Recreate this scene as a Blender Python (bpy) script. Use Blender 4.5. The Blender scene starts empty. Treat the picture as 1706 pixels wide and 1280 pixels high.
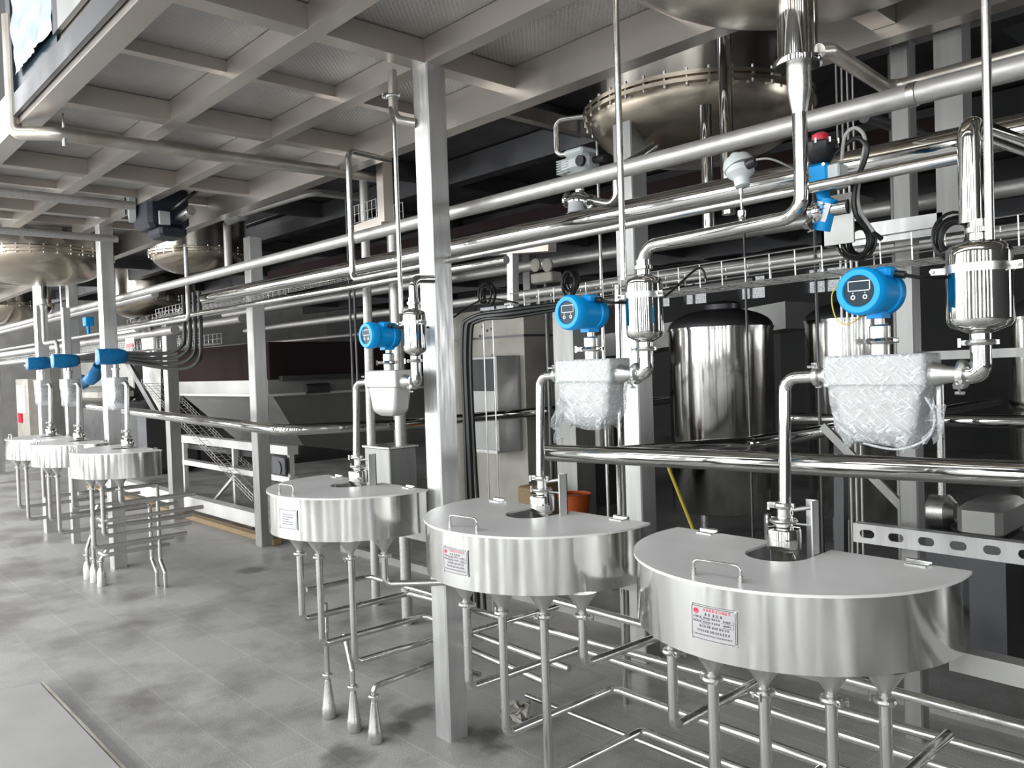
import bpy, math, random
from math import sin, cos, pi, radians
from mathutils import Vector, Matrix, noise
random.seed(7)
SC = bpy.context.scene
COL = SC.collection

# ------------------------------------------------------------------ camera
F_PX, YAW, PITCH, ROLL = 1349.27, 0.824270, -0.0236764, -0.0334282
EYE = Vector((0, 0, 1.6))
_cy, _sy, _cp, _sp, _cr, _sr = cos(YAW), sin(YAW), cos(PITCH), sin(PITCH), cos(ROLL), sin(ROLL)
FW = Vector((-_sy*_cp, _cy*_cp, _sp)); _rt = Vector((_cy, _sy, 0)); _up = _rt.cross(FW)
RT = _cr*_rt + _sr*_up; UP = -_sr*_rt + _cr*_up
cam = bpy.data.cameras.new('camera'); camo = bpy.data.objects.new('camera', cam); COL.objects.link(camo)
cam.sensor_fit = 'HORIZONTAL'; cam.sensor_width = 36.0; cam.lens = 36.0*F_PX/1706.0; cam.clip_end = 200; cam.clip_start = .02
M3 = Matrix((RT, UP, -FW)).transposed()
camo.matrix_world = Matrix.Translation(EYE) @ M3.to_4x4()
SC.camera = camo

def P(px, py, ax, val):
    """where the sight line through a point of the photograph meets the plane ax = val"""
    d = FW + (px-853)/F_PX*RT - (py-640)/F_PX*UP
    i = 'XYZ'.index(ax); t = (val-EYE[i])/d[i]
    return EYE + t*d

# ------------------------------------------------------------------ world, daylight, exposure
W = bpy.data.worlds.new('world'); SC.world = W; W.use_nodes = True
bg = W.node_tree.nodes['Background']; bg.inputs[0].default_value = (.93, .97, 1.0, 1); bg.inputs[1].default_value = 2.6
SC.view_settings.view_transform = 'Standard'; SC.view_settings.look = 'None'
SC.view_settings.exposure = 0.22; SC.view_settings.gamma = 1.0; SC.view_settings.use_curve_mapping = False
SC.cycles.max_bounces = 8; SC.cycles.glossy_bounces = 6; SC.cycles.diffuse_bounces = 4
SC.cycles.transparent_max_bounces = 8; SC.cycles.caustics_reflective = False; SC.cycles.caustics_refractive = False
SC.cycles.sample_clamp_indirect = 6.0; SC.cycles.use_denoising = True

def area(name, loc, target, sx, sy, power, col=(1, 1, 1)):
    l = bpy.data.lights.new(name, 'AREA'); l.shape = 'RECTANGLE'; l.size = sx; l.size_y = sy; l.energy = power; l.color = col
    o = bpy.data.objects.new(name, l); COL.objects.link(o); o.location = loc
    o.rotation_euler = (Vector(target)-Vector(loc)).to_track_quat('-Z', 'Y').to_euler(); return o
# daylight through the tall windows of the long side wall (Y = -5.5) and of the far end wall (X = -24)
FRONT_WIN = [(-21.8, 1.5), (-19.2, 1.5), (-16.6, 1.5), (-14.0, 1.5), (-11.4, 1.5), (-8.9, 1.3), (-6.9, 1.1), (-5.1, .9), (-3.2, .7), (-1.1, .6), (.1, .35), (1.9, .8), (4.1, .9)]
for i, (wx, ww) in enumerate(FRONT_WIN):
    area('window_and_fill_light', (wx, -5.62, 2.65), (wx, 0, 2.0), ww, 4.7, 86*ww*(1.6 if wx < -8 else 1.0 if wx < -3 else .9), (.97, .99, 1.0))
for wy in (-3.4, -.6, 2.2): area('window_and_fill_light', (-23.9, wy, 3.0), (0, wy, 1.5), 1.4, 3.6, 110, (1.0, .98, .95))
for wy in (-4.6, -2.2): area('window_and_fill_light', (5.5, wy, 2.6), (0, wy+1.5, 1.6), .5, 3.6, 42, (.97, .99, 1.0))  # added side lamps, put in for bright stripes on the right of the steel
area('window_and_fill_light', (5.5, 8.5, 2.2), (-3, 6, 1.2), 1.6, 2.4, 70, (.97, .99, 1.0))  # added rear lamp, put in for glints on the back tanks
area('overhead_fill', (-3.5, -2.6, 6.1), (-3.5, -2.6, 0), 12.0, 2.2, 210, (.96, .98, 1.0))  # added overhead fill for floor and lids; the roof has no opening
area('overhead_fill', (-16, -2.0, 6.1), (-16, -2.0, 0), 8.0, 2.2, 260, (.98, .98, 1.0))  # same added overhead fill above the far-left floor

# ------------------------------------------------------------------ materials
def mat(name, col, metal=0.0, rough=.5, bump=None, var=None, rvar=None, spec=None, coat=0, alpha=None, emit=None, aniso=0):
    m = bpy.data.materials.new(name); m.use_nodes = True; nt = m.node_tree; b = nt.nodes['Principled BSDF']
    b.inputs['Base Color'].default_value = (*col, 1); b.inputs['Metallic'].default_value = metal; b.inputs['Roughness'].default_value = rough
    if spec is not None: b.inputs['Specular IOR Level'].default_value = spec
    if coat: b.inputs['Coat Weight'].default_value = coat
    N = nt.nodes; L = nt.links
    tc = N.new('ShaderNodeTexCoord')
    def nz(scale, detail=4, stretch=(1, 1, 1)):
        mp = N.new('ShaderNodeMapping'); mp.inputs['Scale'].default_value = stretch; L.new(tc.outputs['Object'], mp.inputs[0])
        n = N.new('ShaderNodeTexNoise'); n.inputs['Scale'].default_value = scale; n.inputs['Detail'].default_value = detail
        L.new(mp.outputs[0], n.inputs['Vector']); return n
    if var:
        sc, c2, st = var
        n = nz(sc, 5, st); r = N.new('ShaderNodeValToRGB'); r.color_ramp.elements[0].position = .35; r.color_ramp.elements[1].position = .68
        r.color_ramp.elements[0].color = (*col, 1); r.color_ramp.elements[1].color = (*c2, 1)
        L.new(n.outputs[0], r.inputs[0]); L.new(r.outputs[0], b.inputs['Base Color'])
    if rvar:
        sc, lo, hi, st = rvar
        n = nz(sc, 4, st); r = N.new('ShaderNodeMapRange'); r.inputs['From Min'].default_value = .3; r.inputs['From Max'].default_value = .7
        r.inputs['To Min'].default_value = lo; r.inputs['To Max'].default_value = hi
        L.new(n.outputs[0], r.inputs[0]); L.new(r.outputs[0], b.inputs['Roughness'])
    if bump:
        sc, dist, st = bump
        n = nz(sc, 4, st); bp = N.new('ShaderNodeBump'); bp.inputs['Strength'].default_value = 1; bp.inputs['Distance'].default_value = dist
        L.new(n.outputs[0], bp.inputs['Height']); L.new(bp.outputs[0], b.inputs['Normal'])
    return m
ONE = (1, 1, 1)
M = {}
M['drum'] = mat('brushed_steel_drum', (.73, .73, .71), 1, .125, bump=(1.6, .022, (1, 1, .15)))
M['lid'] = mat('dull_steel_lid', (.88, .87, .85), .25, .38, rvar=(9, .32, .44, ONE), var=(5, (.80, .79, .77), ONE))
M['polish'] = mat('polished_steel', (.62, .62, .60), 1, .06, rvar=(20, .04, .09, ONE))
M['pipe'] = mat('steel_pipe', (.64, .64, .62), 1, .2, rvar=(20, .15, .3, ONE))
M['cast'] = mat('cast_steel', (.66, .66, .64), 1, .3, rvar=(60, .25, .4, ONE))
M['dullpipe'] = mat('dull_grey_pipe', (.56, .55, .53), .6, .42, var=(18, (.46, .45, .43), (1, 4, 4)), rvar=(30, .35, .5, ONE))
M['rustpipe'] = mat('tarnished_pipe', (.60, .57, .52), .8, .33, var=(6, (.42, .38, .32), ONE))
M['beam'] = mat('pickled_steel_beam', (.64, .59, .54), .8, .32, var=(1.6, (.56, .51, .46), (1, 1, 2)), rvar=(1.5, .28, .36, ONE))
M['column'] = mat('brushed_steel_column', (.66, .66, .65), .75, .36, var=(4, (.55, .55, .54), (6, 6, .6)), rvar=(12, .28, .44, (8, 8, .5)))
M['tank'] = mat('polished_tank', (.72, .71, .69), 1, .13, bump=(1.2, .02, (1, 1, .12)))
M['vessel'] = mat('vessel_steel', (.50, .44, .36), 1, .27, bump=(3, .01, ONE))
M['vesselshell'] = mat('vessel_shell', (.38, .35, .31), 1, .2, bump=(2, .02, (1, 1, .2)))
M['blue'] = mat('blue_enamel', (.0, .36, .86), 0, .4, spec=.35)
M['bluebag'] = mat('blue_film', (.0, .17, .42), 0, .4, bump=(30, .006, ONE))
M['black'] = mat('black_plastic', (.015, .015, .018), 0, .4)
M['navy'] = mat('dark_navy_housing', (.02, .025, .04), 0, .45)
M['darkglass'] = mat('dark_display', (.012, .03, .045), 0, .3, spec=.2)
M['white'] = mat('white_plastic', (.8, .82, .82), 0, .4)
M['greycast'] = mat('grey_painted_aluminium', (.64, .68, .67), .1, .4)
M['meter'] = mat('grey_meter_casing', (.50, .50, .48), .35, .42, rvar=(8, .38, .48, ONE))
M['plate'] = mat('nameplate_aluminium', (.52, .51, .52), .4, .35)
M['red'] = mat('red_enamel', (.65, .02, .06), 0, .4)
M['ink'] = mat('dark_ink', (.03, .03, .03), 0, .6)
M['rubber'] = mat('black_cable', (.012, .013, .012), 0, .35)
M['greycable'] = mat('grey_conduit', (.4, .4, .38), 0, .5)
M['column2'] = mat('shaded_grey_column', (.34, .34, .33), .6, .42, var=(4, (.28, .28, .27), (6, 6, .6)))  # column steel darkened in its colour to stand for the dim rear light
M['hatchplate'] = mat('painted_steel_plate', (.52, .51, .50), .1, .5, var=(3, (.44, .43, .42), ONE))
M['column3'] = mat('shaded_steel_column', (.46, .46, .45), .75, .36, var=(4, (.38, .38, .37), (6, 6, .6)))  # half-dark copy of the column steel; weaker light put into its colour
M['yellow'] = mat('yellow_wire', (.62, .5, .06), 0, .5)
M['wire'] = mat('zinc_wire', (.70, .70, .68), .9, .3)
M['paint'] = mat('cream_painted_panel', (.52, .50, .44), 0, .55, var=(5, (.42, .40, .35), ONE))
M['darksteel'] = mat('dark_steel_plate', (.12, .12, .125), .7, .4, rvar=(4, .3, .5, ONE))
M['greysteel'] = mat('grey_steel_sheet', (.40, .40, .385), .6, .4, rvar=(4, .3, .5, ONE))
M['burgundy'] = mat('dark_red_painted_panel', (.035, .022, .024), 0, .9, spec=.08)
M['orange'] = mat('orange_plastic', (.45, .08, .01), 0, .5)
M['concrete'] = mat('concrete', (.36, .35, .33), 0, .85, var=(3, (.28, .275, .26), ONE))
M['darkwall'] = mat('dark_wall', (.10, .10, .10), 0, .9)
M['roof'] = mat('roof_sheet', (.20, .20, .20), 0, .8)
M['red_white'] = mat('white_sign', (.75, .72, .7), 0, .6)
M['paper'] = mat('crumpled_brown_paper', (.42, .40, .36), 0, .8, bump=(40, .004, ONE))
M['wood'] = mat('timber', (.35, .25, .14), 0, .8, var=(20, (.24, .17, .09), (1, 12, 12)))

# clear stretch film
def film(name, white=.35):
    m = bpy.data.materials.new(name); m.use_nodes = True; nt = m.node_tree; N = nt.nodes; L = nt.links
    b = N['Principled BSDF']; out = N['Material Output']
    b.inputs['Base Color'].default_value = (.82, .85, .86, 1); b.inputs['Roughness'].default_value = .12; b.inputs['Specular IOR Level'].default_value = .9
    tc = N.new('ShaderNodeTexCoord')
    def noise_at(rot, stretch, scale, dist=.6):
        q = N.new('ShaderNodeMapping'); q.vector_type = 'TEXTURE'; q.inputs['Rotation'].default_value = (0, radians(rot), 0); q.inputs['Scale'].default_value = stretch; L.new(tc.outputs['Object'], q.inputs[0])
        n = N.new('ShaderNodeTexNoise'); n.inputs['Scale'].default_value = scale; n.inputs['Detail'].default_value = 5; n.inputs['Distortion'].default_value = dist; L.new(q.outputs[0], n.inputs['Vector']); return n
    na = noise_at(42, (10, 1, 1), 210, .3); nb = noise_at(-35, (3, 1, 1), 130, 1.0); nc = noise_at(0, (1, 1, 1), 26)
    mu = N.new('ShaderNodeMath'); mu.operation = 'MAXIMUM'; L.new(na.outputs[0], mu.inputs[0]); L.new(nb.outputs[0], mu.inputs[1])
    bp = N.new('ShaderNodeBump'); bp.inputs['Strength'].default_value = 1; bp.inputs['Distance'].default_value = .006
    L.new(mu.outputs[0], bp.inputs['Height']); L.new(bp.outputs[0], b.inputs['Normal'])
    r = N.new('ShaderNodeMapRange'); r.inputs['From Min'].default_value = .54; r.inputs['From Max'].default_value = .68
    r.inputs['To Min'].default_value = white; r.inputs['To Max'].default_value = min(1, white+.5)
    L.new(mu.outputs[0], r.inputs[0])
    tr = N.new('ShaderNodeBsdfTransparent'); mx = N.new('ShaderNodeMixShader')
    L.new(r.outputs[0], mx.inputs[0]); L.new(tr.outputs[0], mx.inputs[1]); L.new(b.outputs[0], mx.inputs[2]); L.new(mx.outputs[0], out.inputs[0])
    return m
M['film'] = film('clear_stretch_film', .34)

# granite floor tiles
def floor_mat():
    m = bpy.data.materials.new('granite_tiles'); m.use_nodes = True; nt = m.node_tree; N = nt.nodes; L = nt.links; b = N['Principled BSDF']
    tc = N.new('ShaderNodeTexCoord'); mp = N.new('ShaderNodeMapping'); mp.inputs['Location'].default_value = (.14, -.27, 0)
    L.new(tc.outputs['Object'], mp.inputs[0])
    br = N.new('ShaderNodeTexBrick'); br.inputs['Scale'].default_value = 1; br.inputs['Brick Width'].default_value = .86; br.inputs['Row Height'].default_value = .2855
    br.inputs['Mortar Size'].default_value = .0022; br.inputs['Mortar Smooth'].default_value = .2
    br.inputs['Color1'].default_value = (.56, .55, .53, 1); br.inputs['Color2'].default_value = (.50, .49, .475, 1); br.inputs['Mortar'].default_value = (.68, .67, .64, 1)
    L.new(mp.outputs[0], br.inputs['Vector'])
    n1 = N.new('ShaderNodeTexNoise'); n1.inputs['Scale'].default_value = 1.6; n1.inputs['Detail'].default_value = 8; n1.inputs['Roughness'].default_value = .65; L.new(tc.outputs['Object'], n1.inputs['Vector'])
    r1 = N.new('ShaderNodeValToRGB'); e = r1.color_ramp.elements; e[0].position = .34; e[0].color = (.50, .49, .48, 1); e[1].position = .55; e[1].color = (1, 1, 1, 1)
    L.new(n1.outputs[0], r1.inputs[0])
    n2 = N.new('ShaderNodeTexNoise'); n2.inputs['Scale'].default_value = 190; n2.inputs['Detail'].default_value = 2; L.new(tc.outputs['Object'], n2.inputs['Vector'])
    r2 = N.new('ShaderNodeValToRGB'); e = r2.color_ramp.elements; e[0].position = .38; e[0].color = (.72, .72, .72, 1); e[1].position = .6; e[1].color = (1.08, 1.08, 1.08, 1)
    L.new(n2.outputs[0], r2.inputs[0])
    mx = N.new('ShaderNodeMix'); mx.data_type = 'RGBA'; mx.blend_type = 'MULTIPLY'; mx.inputs[0].default_value = 1
    L.new(br.outputs[0], mx.inputs[6]); L.new(r1.outputs[0], mx.inputs[7])
    last = mx.outputs[2]
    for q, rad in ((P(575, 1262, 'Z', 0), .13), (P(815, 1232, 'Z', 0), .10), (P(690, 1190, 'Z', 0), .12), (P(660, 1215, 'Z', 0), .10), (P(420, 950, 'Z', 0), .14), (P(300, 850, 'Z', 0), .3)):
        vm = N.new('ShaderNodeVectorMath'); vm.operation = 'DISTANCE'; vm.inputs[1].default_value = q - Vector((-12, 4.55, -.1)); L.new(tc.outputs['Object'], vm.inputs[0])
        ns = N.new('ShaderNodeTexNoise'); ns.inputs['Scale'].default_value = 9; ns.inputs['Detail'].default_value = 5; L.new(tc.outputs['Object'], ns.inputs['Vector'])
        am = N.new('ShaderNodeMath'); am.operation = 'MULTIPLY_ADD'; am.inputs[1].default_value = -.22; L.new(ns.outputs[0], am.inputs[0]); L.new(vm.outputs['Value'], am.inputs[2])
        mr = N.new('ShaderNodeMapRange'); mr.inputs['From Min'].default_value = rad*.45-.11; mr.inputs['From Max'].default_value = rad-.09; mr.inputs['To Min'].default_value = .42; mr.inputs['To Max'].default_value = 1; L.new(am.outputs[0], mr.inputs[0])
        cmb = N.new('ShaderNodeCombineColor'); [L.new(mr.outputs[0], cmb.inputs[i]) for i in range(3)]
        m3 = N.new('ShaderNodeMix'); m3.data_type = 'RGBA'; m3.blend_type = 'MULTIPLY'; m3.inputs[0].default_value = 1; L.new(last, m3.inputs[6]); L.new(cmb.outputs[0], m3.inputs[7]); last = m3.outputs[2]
    mx2 = N.new('ShaderNodeMix'); mx2.data_type = 'RGBA'; mx2.blend_type = 'MULTIPLY'; mx2.inputs[0].default_value = 1
    L.new(last, mx2.inputs[6]); L.new(r2.outputs[0], mx2.inputs[7]); L.new(mx2.outputs[2], b.inputs['Base Color'])
    rr = N.new('ShaderNodeMapRange'); rr.inputs['From Min'].default_value = .35; rr.inputs['From Max'].default_value = .65; rr.inputs['To Min'].default_value = .28; rr.inputs['To Max'].default_value = .6
    L.new(n1.outputs[0], rr.inputs[0]); L.new(rr.outputs[0], b.inputs['Roughness'])
    b.inputs['Specular IOR Level'].default_value = .4
    return m
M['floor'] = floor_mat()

# raised-lozenge checker plate
def checker_mat():
    m = bpy.data.materials.new('checker_plate'); m.use_nodes = True; nt = m.node_tree; N = nt.nodes; L = nt.links; b = N['Principled BSDF']
    b.inputs['Metallic'].default_value = .6; b.inputs['Roughness'].default_value = .42
    tc = N.new('ShaderNodeTexCoord'); mp = N.new('ShaderNodeMapping'); mp.inputs['Rotation'].default_value = (0, 0, radians(45)); mp.inputs['Scale'].default_value = (1, 1, 1)
    L.new(tc.outputs['Object'], mp.inputs[0])
    br = N.new('ShaderNodeTexBrick'); br.inputs['Scale'].default_value = 1; br.inputs['Brick Width'].default_value = .034; br.inputs['Row Height'].default_value = .017
    br.inputs['Mortar Size'].default_value = .005; br.inputs['Mortar Smooth'].default_value = .6; L.new(mp.outputs[0], br.inputs['Vector'])
    bp = N.new('ShaderNodeBump'); bp.inputs['Distance'].default_value = .003; bp.inputs['Strength'].default_value = .8; L.new(br.outputs['Fac'], bp.inputs['Height']); L.new(bp.outputs[0], b.inputs['Normal'])
    n = N.new('ShaderNodeTexNoise'); n.inputs['Scale'].default_value = 2.2; n.inputs['Detail'].default_value = 5; L.new(tc.outputs['Object'], n.inputs['Vector'])
    r = N.new('ShaderNodeValToRGB'); e = r.color_ramp.elements; e[0].position = .35; e[0].color = (.36, .35, .335, 1); e[1].position = .65; e[1].color = (.50, .49, .475, 1)
    L.new(n.outputs[0], r.inputs[0]); L.new(r.outputs[0], b.inputs['Base Color'])
    return m
M['checker'] = checker_mat()

# ------------------------------------------------------------------ mesh helpers
def basis(d):
    d = Vector(d).normalized(); a = Vector((0, 0, 1)) if abs(d.z) < .9 else Vector((1, 0, 0))
    u = d.cross(a).normalized(); return u, d.cross(u).normalized(), d
class MB:
    def __init__(s): s.v = []; s.f = []
    def add(s, vs, fs):
        o = len(s.v); s.v += [tuple(v) for v in vs]; s.f += [tuple(i+o for i in f) for f in fs]; return s
    def box(s, a, b):
        x0, y0, z0 = (min(a[i], b[i]) for i in range(3)); x1, y1, z1 = (max(a[i], b[i]) for i in range(3))
        return s.add([(x0,y0,z0),(x1,y0,z0),(x1,y1,z0),(x0,y1,z0),(x0,y0,z1),(x1,y0,z1),(x1,y1,z1),(x0,y1,z1)],
                     [(3,2,1,0),(4,5,6,7),(0,1,5,4),(1,2,6,5),(2,3,7,6),(3,0,4,7)])
    def bbox(s, a, b, e=.005):
        """box with chamfered edges"""
        x0, y0, z0 = (min(a[i], b[i]) for i in range(3)); x1, y1, z1 = (max(a[i], b[i]) for i in range(3))
        def ring(z, k): return [(x0+k,y0,z),(x1-k,y0,z),(x1,y0+k,z),(x1,y1-k,z),(x1-k,y1,z),(x0+k,y1,z),(x0,y1-k,z),(x0,y0+k,z)]
        def inner(z): return [(x0+2*e,y0+e,z),(x1-2*e,y0+e,z),(x1-e,y0+2*e,z),(x1-e,y1-2*e,z),(x1-2*e,y1-e,z),(x0+2*e,y1-e,z),(x0+e,y1-2*e,z),(x0+e,y0+2*e,z)]
        vs = inner(z0)+ring(z0+e, e)+ring(z1-e, e)+inner(z1); fs = [tuple(range(7, -1, -1)), tuple(range(24, 32))]
        for k in range(3):
            for i in range(8): j = (i+1) % 8; fs.append((k*8+i, k*8+j, k*8+8+j, k*8+8+i))
        return s.add(vs, fs)
    def bar(s, p0, p1, w, h, up=(0, 0, 1)):
        """rectangular bar along p0-p1, h measured along up"""
        p0 = Vector(p0); p1 = Vector(p1); d = (p1-p0).normalized(); u = Vector(up); r = d.cross(u)
        if r.length < 1e-4: u = Vector((0, 1, 0)); r = d.cross(u)
        r.normalize(); u = r.cross(d).normalized(); vs = []
        for p in (p0, p1):
            for a, b in ((-1,-1),(1,-1),(1,1),(-1,1)): vs.append(p+r*a*w/2+u*b*h/2)
        return s.add(vs, [(3,2,1,0),(4,5,6,7),(0,1,5,4),(1,2,6,5),(2,3,7,6),(3,0,4,7)])
    def cyl(s, p0, p1, r0, r1=None, n=20, cap=True):
        if r1 is None: r1 = r0
        p0 = Vector(p0); p1 = Vector(p1); u, w, d = basis(p1-p0); vs = []
        for p, r in ((p0, r0), (p1, r1)):
            for i in range(n): a = 2*pi*i/n; vs.append(p+u*cos(a)*r+w*sin(a)*r)
        fs = [(i, (i+1) % n, n+(i+1) % n, n+i) for i in range(n)]
        if cap: fs += [tuple(range(n-1, -1, -1)), tuple(range(n, 2*n))]
        return s.add(vs, fs)
    def lathe(s, prof, c=(0, 0, 0), ax=(0, 0, 1), n=32, cap=True):
        """prof = [(radius, distance along ax)]"""
        c = Vector(c); u, w, d = basis(ax); vs = []
        for r, t in prof:
            for i in range(n): a = 2*pi*i/n; vs.append(c+d*t+u*cos(a)*max(r, 1e-4)+w*sin(a)*max(r, 1e-4))
        fs = []
        for k in range(len(prof)-1):
            for i in range(n): j = (i+1) % n; fs.append((k*n+i, k*n+j, (k+1)*n+j, (k+1)*n+i))
        if cap: fs += [tuple(range(n-1, -1, -1)), tuple(range((len(prof)-1)*n, len(prof)*n))]
        return s.add(vs, fs)
    def tube(s, pts, r, n=14, bend=.04, seg=6, cap=True, closed=False):
        pts = [Vector(p) for p in pts]; path = [pts[0]]
        for i in range(1, len(pts)-1):
            a, b, c = pts[i-1], pts[i], pts[i+1]; d1 = (a-b); d2 = (c-b); l1, l2 = d1.length, d2.length
            if l1 < 1e-6 or l2 < 1e-6: continue
            d1.normalize(); d2.normalize(); ang = d1.angle(d2)
            if ang > pi-.02 or bend <= 0: path.append(b); continue
            t = min(bend/math.tan(ang/2), l1*.48, l2*.48); R = t*math.tan(ang/2)
            cdir = (d1+d2).normalized(); cc = b+cdir*(R/sin(ang/2)); s0 = b+d1*t; s1 = b+d2*t
            v0 = s0-cc; v1 = s1-cc; tot = v0.angle(v1); axn = v0.cross(v1).normalized()
            for k in range(seg+1): path.append(cc+Matrix.Rotation(tot*k/seg, 3, axn) @ v0)
        path.append(pts[-1])
        T = []
        for i in range(len(path)):
            d = path[min(i+1, len(path)-1)]-path[max(i-1, 0)]; T.append(d.normalized() if d.length > 1e-9 else Vector((0, 0, 1)))
        u, w, _ = basis(T[0]); vs = []
        for i, p in enumerate(path):
            if i: 
                q = T[i-1].rotation_difference(T[i]); u = q @ u
            u = (u-T[i]*u.dot(T[i])).normalized(); w = T[i].cross(u)
            for k in range(n): a = 2*pi*k/n; vs.append(p+u*cos(a)*r+w*sin(a)*r)
        m = len(path); fs = [(i*n+k, i*n+(k+1) % n, (i+1)*n+(k+1) % n, (i+1)*n+k) for i in range(m-1) for k in range(n)]
        if cap: fs += [tuple(range(n-1, -1, -1)), tuple(range((m-1)*n, m*n))]
        return s.add(vs, fs)
    def curve(s, pts, r, n=8, k=8, cap=True):
        """smooth (Catmull-Rom) tube for cables"""
        pts = [Vector(p) for p in pts]; Q = [pts[0]]+pts+[pts[-1]]; out = []
        for i in range(1, len(Q)-2):
            for j in range(k):
                t = j/k; a, b, c, d = Q[i-1], Q[i], Q[i+1], Q[i+2]
                out.append(.5*((2*b)+(c-a)*t+(2*a-5*b+4*c-d)*t*t+(3*b-a-3*c+d)*t**3))
        out.append(pts[-1]); return s.tube(out, r, n=n, bend=0, cap=cap)
    def prism(s, poly, z0, z1):
        n = len(poly); vs = [(x, y, z0) for x, y in poly]+[(x, y, z1) for x, y in poly]
        return s.add(vs, [tuple(range(n-1, -1, -1)), tuple(range(n, 2*n))]+[(i, (i+1) % n, n+(i+1) % n, n+i) for i in range(n)])
    def loft(s, rings, cap=True):
        n = len(rings[0]); vs = [v for r in rings for v in r]
        fs = [(k*n+i, k*n+(i+1) % n, (k+1)*n+(i+1) % n, (k+1)*n+i) for k in range(len(rings)-1) for i in range(n)]
        if cap: fs += [tuple(range(n-1, -1, -1)), tuple(range((len(rings)-1)*n, len(rings)*n))]
        return s.add(vs, fs)

ORG = {}
def obj(name, mb, m, parent=None, org=None, ang=38, label=None):
    if parent is not None: o0 = ORG[parent.name]
    elif org is not None: o0 = Vector(org)
    else:
        xs = [v[0] for v in mb.v]; ys = [v[1] for v in mb.v]; zs = [v[2] for v in mb.v]
        o0 = Vector(((min(xs)+max(xs))/2, (min(ys)+max(ys))/2, min(zs)))
    me = bpy.data.meshes.new(name); me.from_pydata([Vector(v)-o0 for v in mb.v], [], mb.f)
    me.polygons.foreach_set('use_smooth', [True]*len(me.polygons)); me.update()
    import bmesh
    bm = bmesh.new(); bm.from_mesh(me); bmesh.ops.recalc_face_normals(bm, faces=bm.faces); bm.to_mesh(me); bm.free()
    me.set_sharp_from_angle(angle=radians(ang))
    me.materials.append(M[m] if isinstance(m, str) else m)
    o = bpy.data.objects.new(name, me); COL.objects.link(o)
    if parent is not None: o.parent = parent
    else: o.location = o0
    ORG[o.name] = o0
    if label: o['label'] = label
    return o
def tag(o, label, cat, group=None, kind=None):
    o['label'] = label; o['category'] = cat
    if group: o['group'] = group
    if kind: o['kind'] = kind
    return o
def thing(name, label, cat, loc, group=None):
    o = bpy.data.objects.new(name, None); COL.objects.link(o); o.location = loc; ORG[o.name] = Vector(loc); o.empty_display_size = .1
    return tag(o, label, cat, group)
def struct(name, mb, m):
    o = obj(name, mb, m); o['kind'] = 'structure'; return o
def one(name, mb, m, label, cat, group=None): return tag(obj(name, mb, m), label, cat, group)
def pipe(name, pts, r, m, label, cat='pipe', bend=.05, group=None, n=16):
    """one pipe run with its elbows"""
    return one(name, MB().tube(pts, r, n=n, bend=bend), m, label, cat, group)
def clamp_mb(mb, c, ax, r, w=.012, ear=.022, side=None):
    """sanitary tri-clamp: ring, hinge, wing nut"""
    c = Vector(c); u, v, d = basis(ax); sd = Vector(side).normalized() if side is not None else u
    mb.lathe([(r*.8, -w*.75), (r+.006, -w*.45), (r+.009, 0), (r+.006, w*.45), (r*.8, w*.75)], c, d, 24)
    mb.bar(c+sd*r, c+sd*(r+ear), w*.8, w*1.1, d); t = d.cross(sd)
    mb.cyl(c+sd*(r+ear*.75)-t*.012, c+sd*(r+ear*.75)+t*.024, .003, n=8)
    mb.bar(c+sd*(r+ear*.75)+t*.022-d*.010, c+sd*(r+ear*.75)+t*.022+d*.010, .006, .004, t)
    mb.bar(c-sd*r, c-sd*(r+ear*.6), w*.8, w, d)
    return mb

# ------------------------------------------------------------------ the hall
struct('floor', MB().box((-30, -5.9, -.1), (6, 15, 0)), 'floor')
struct('ceiling', MB().box((-30, -5.9, 6.2), (6, 15, 6.35)), 'roof')
def holed_wall(a0, a1, z1, holes):
    """rectangles left over around openings [(c0, c1, h0, h1)] of a wall a0..a1"""
    cuts = sorted(holes); out = []; x = a0
    for c0, c1, h0, h1 in cuts:
        out.append((x, c0, 0, z1)); out.append((c0, c1, 0, h0)); out.append((c0, c1, h1, z1)); x = c1
    out.append((x, a1, 0, z1)); return out
mb = MB()
for a, b, z0, z1 in holed_wall(-30, 6, 6.2, [(x-w/2, x+w/2, .3, 5.1) for x, w in FRONT_WIN]): mb.box((a, -5.9, z0), (b, -5.7, z1))
struct('wall_front', mb, 'concrete')
mb = MB()
for a, b, z0, z1 in holed_wall(-5.9, 15, 6.2, [(-4.1, -2.7, 1.2, 4.8), (-1.3, .1, 1.2, 4.8), (1.5, 2.9, 1.2, 4.8), (7.0, 8.4, 1.4, 3.0)]): mb.box((-24.4, a, z0), (-24.2, b, z1))
struct('wall_left', mb, 'concrete')
mb = MB(); BACKWIN = [(-16.5, -14.9), (-11.0, -10.2), (-9.9, -9.3), (-8.6, -8.0), (-7.2, -6.4), (-4.6, -4.0)]
for a, b, z0, z1 in holed_wall(-30, 6, 6.2, [(a, b, 2.72, 3.15) for a, b in BACKWIN]): mb.box((a, 14.0, z0), (b, 14.2, z1))
struct('wall_back', mb, 'darkwall')
mb = MB()
for a, b, z0, z1 in holed_wall(-5.9, 15, 6.2, [(-4.9, -4.3, .8, 4.4), (-2.5, -1.9, .8, 4.4), (7.7, 9.3, 1.0, 3.4)]): mb.box((5.6, a, z0), (5.8, b, z1))  # openings made to suit the added right-hand lamps
M['pane'] = film('dusty_pane', .5); M['pane'].node_tree.nodes['Principled BSDF'].inputs['Base Color'].default_value = (.12, .13, .14, 1)
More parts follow.
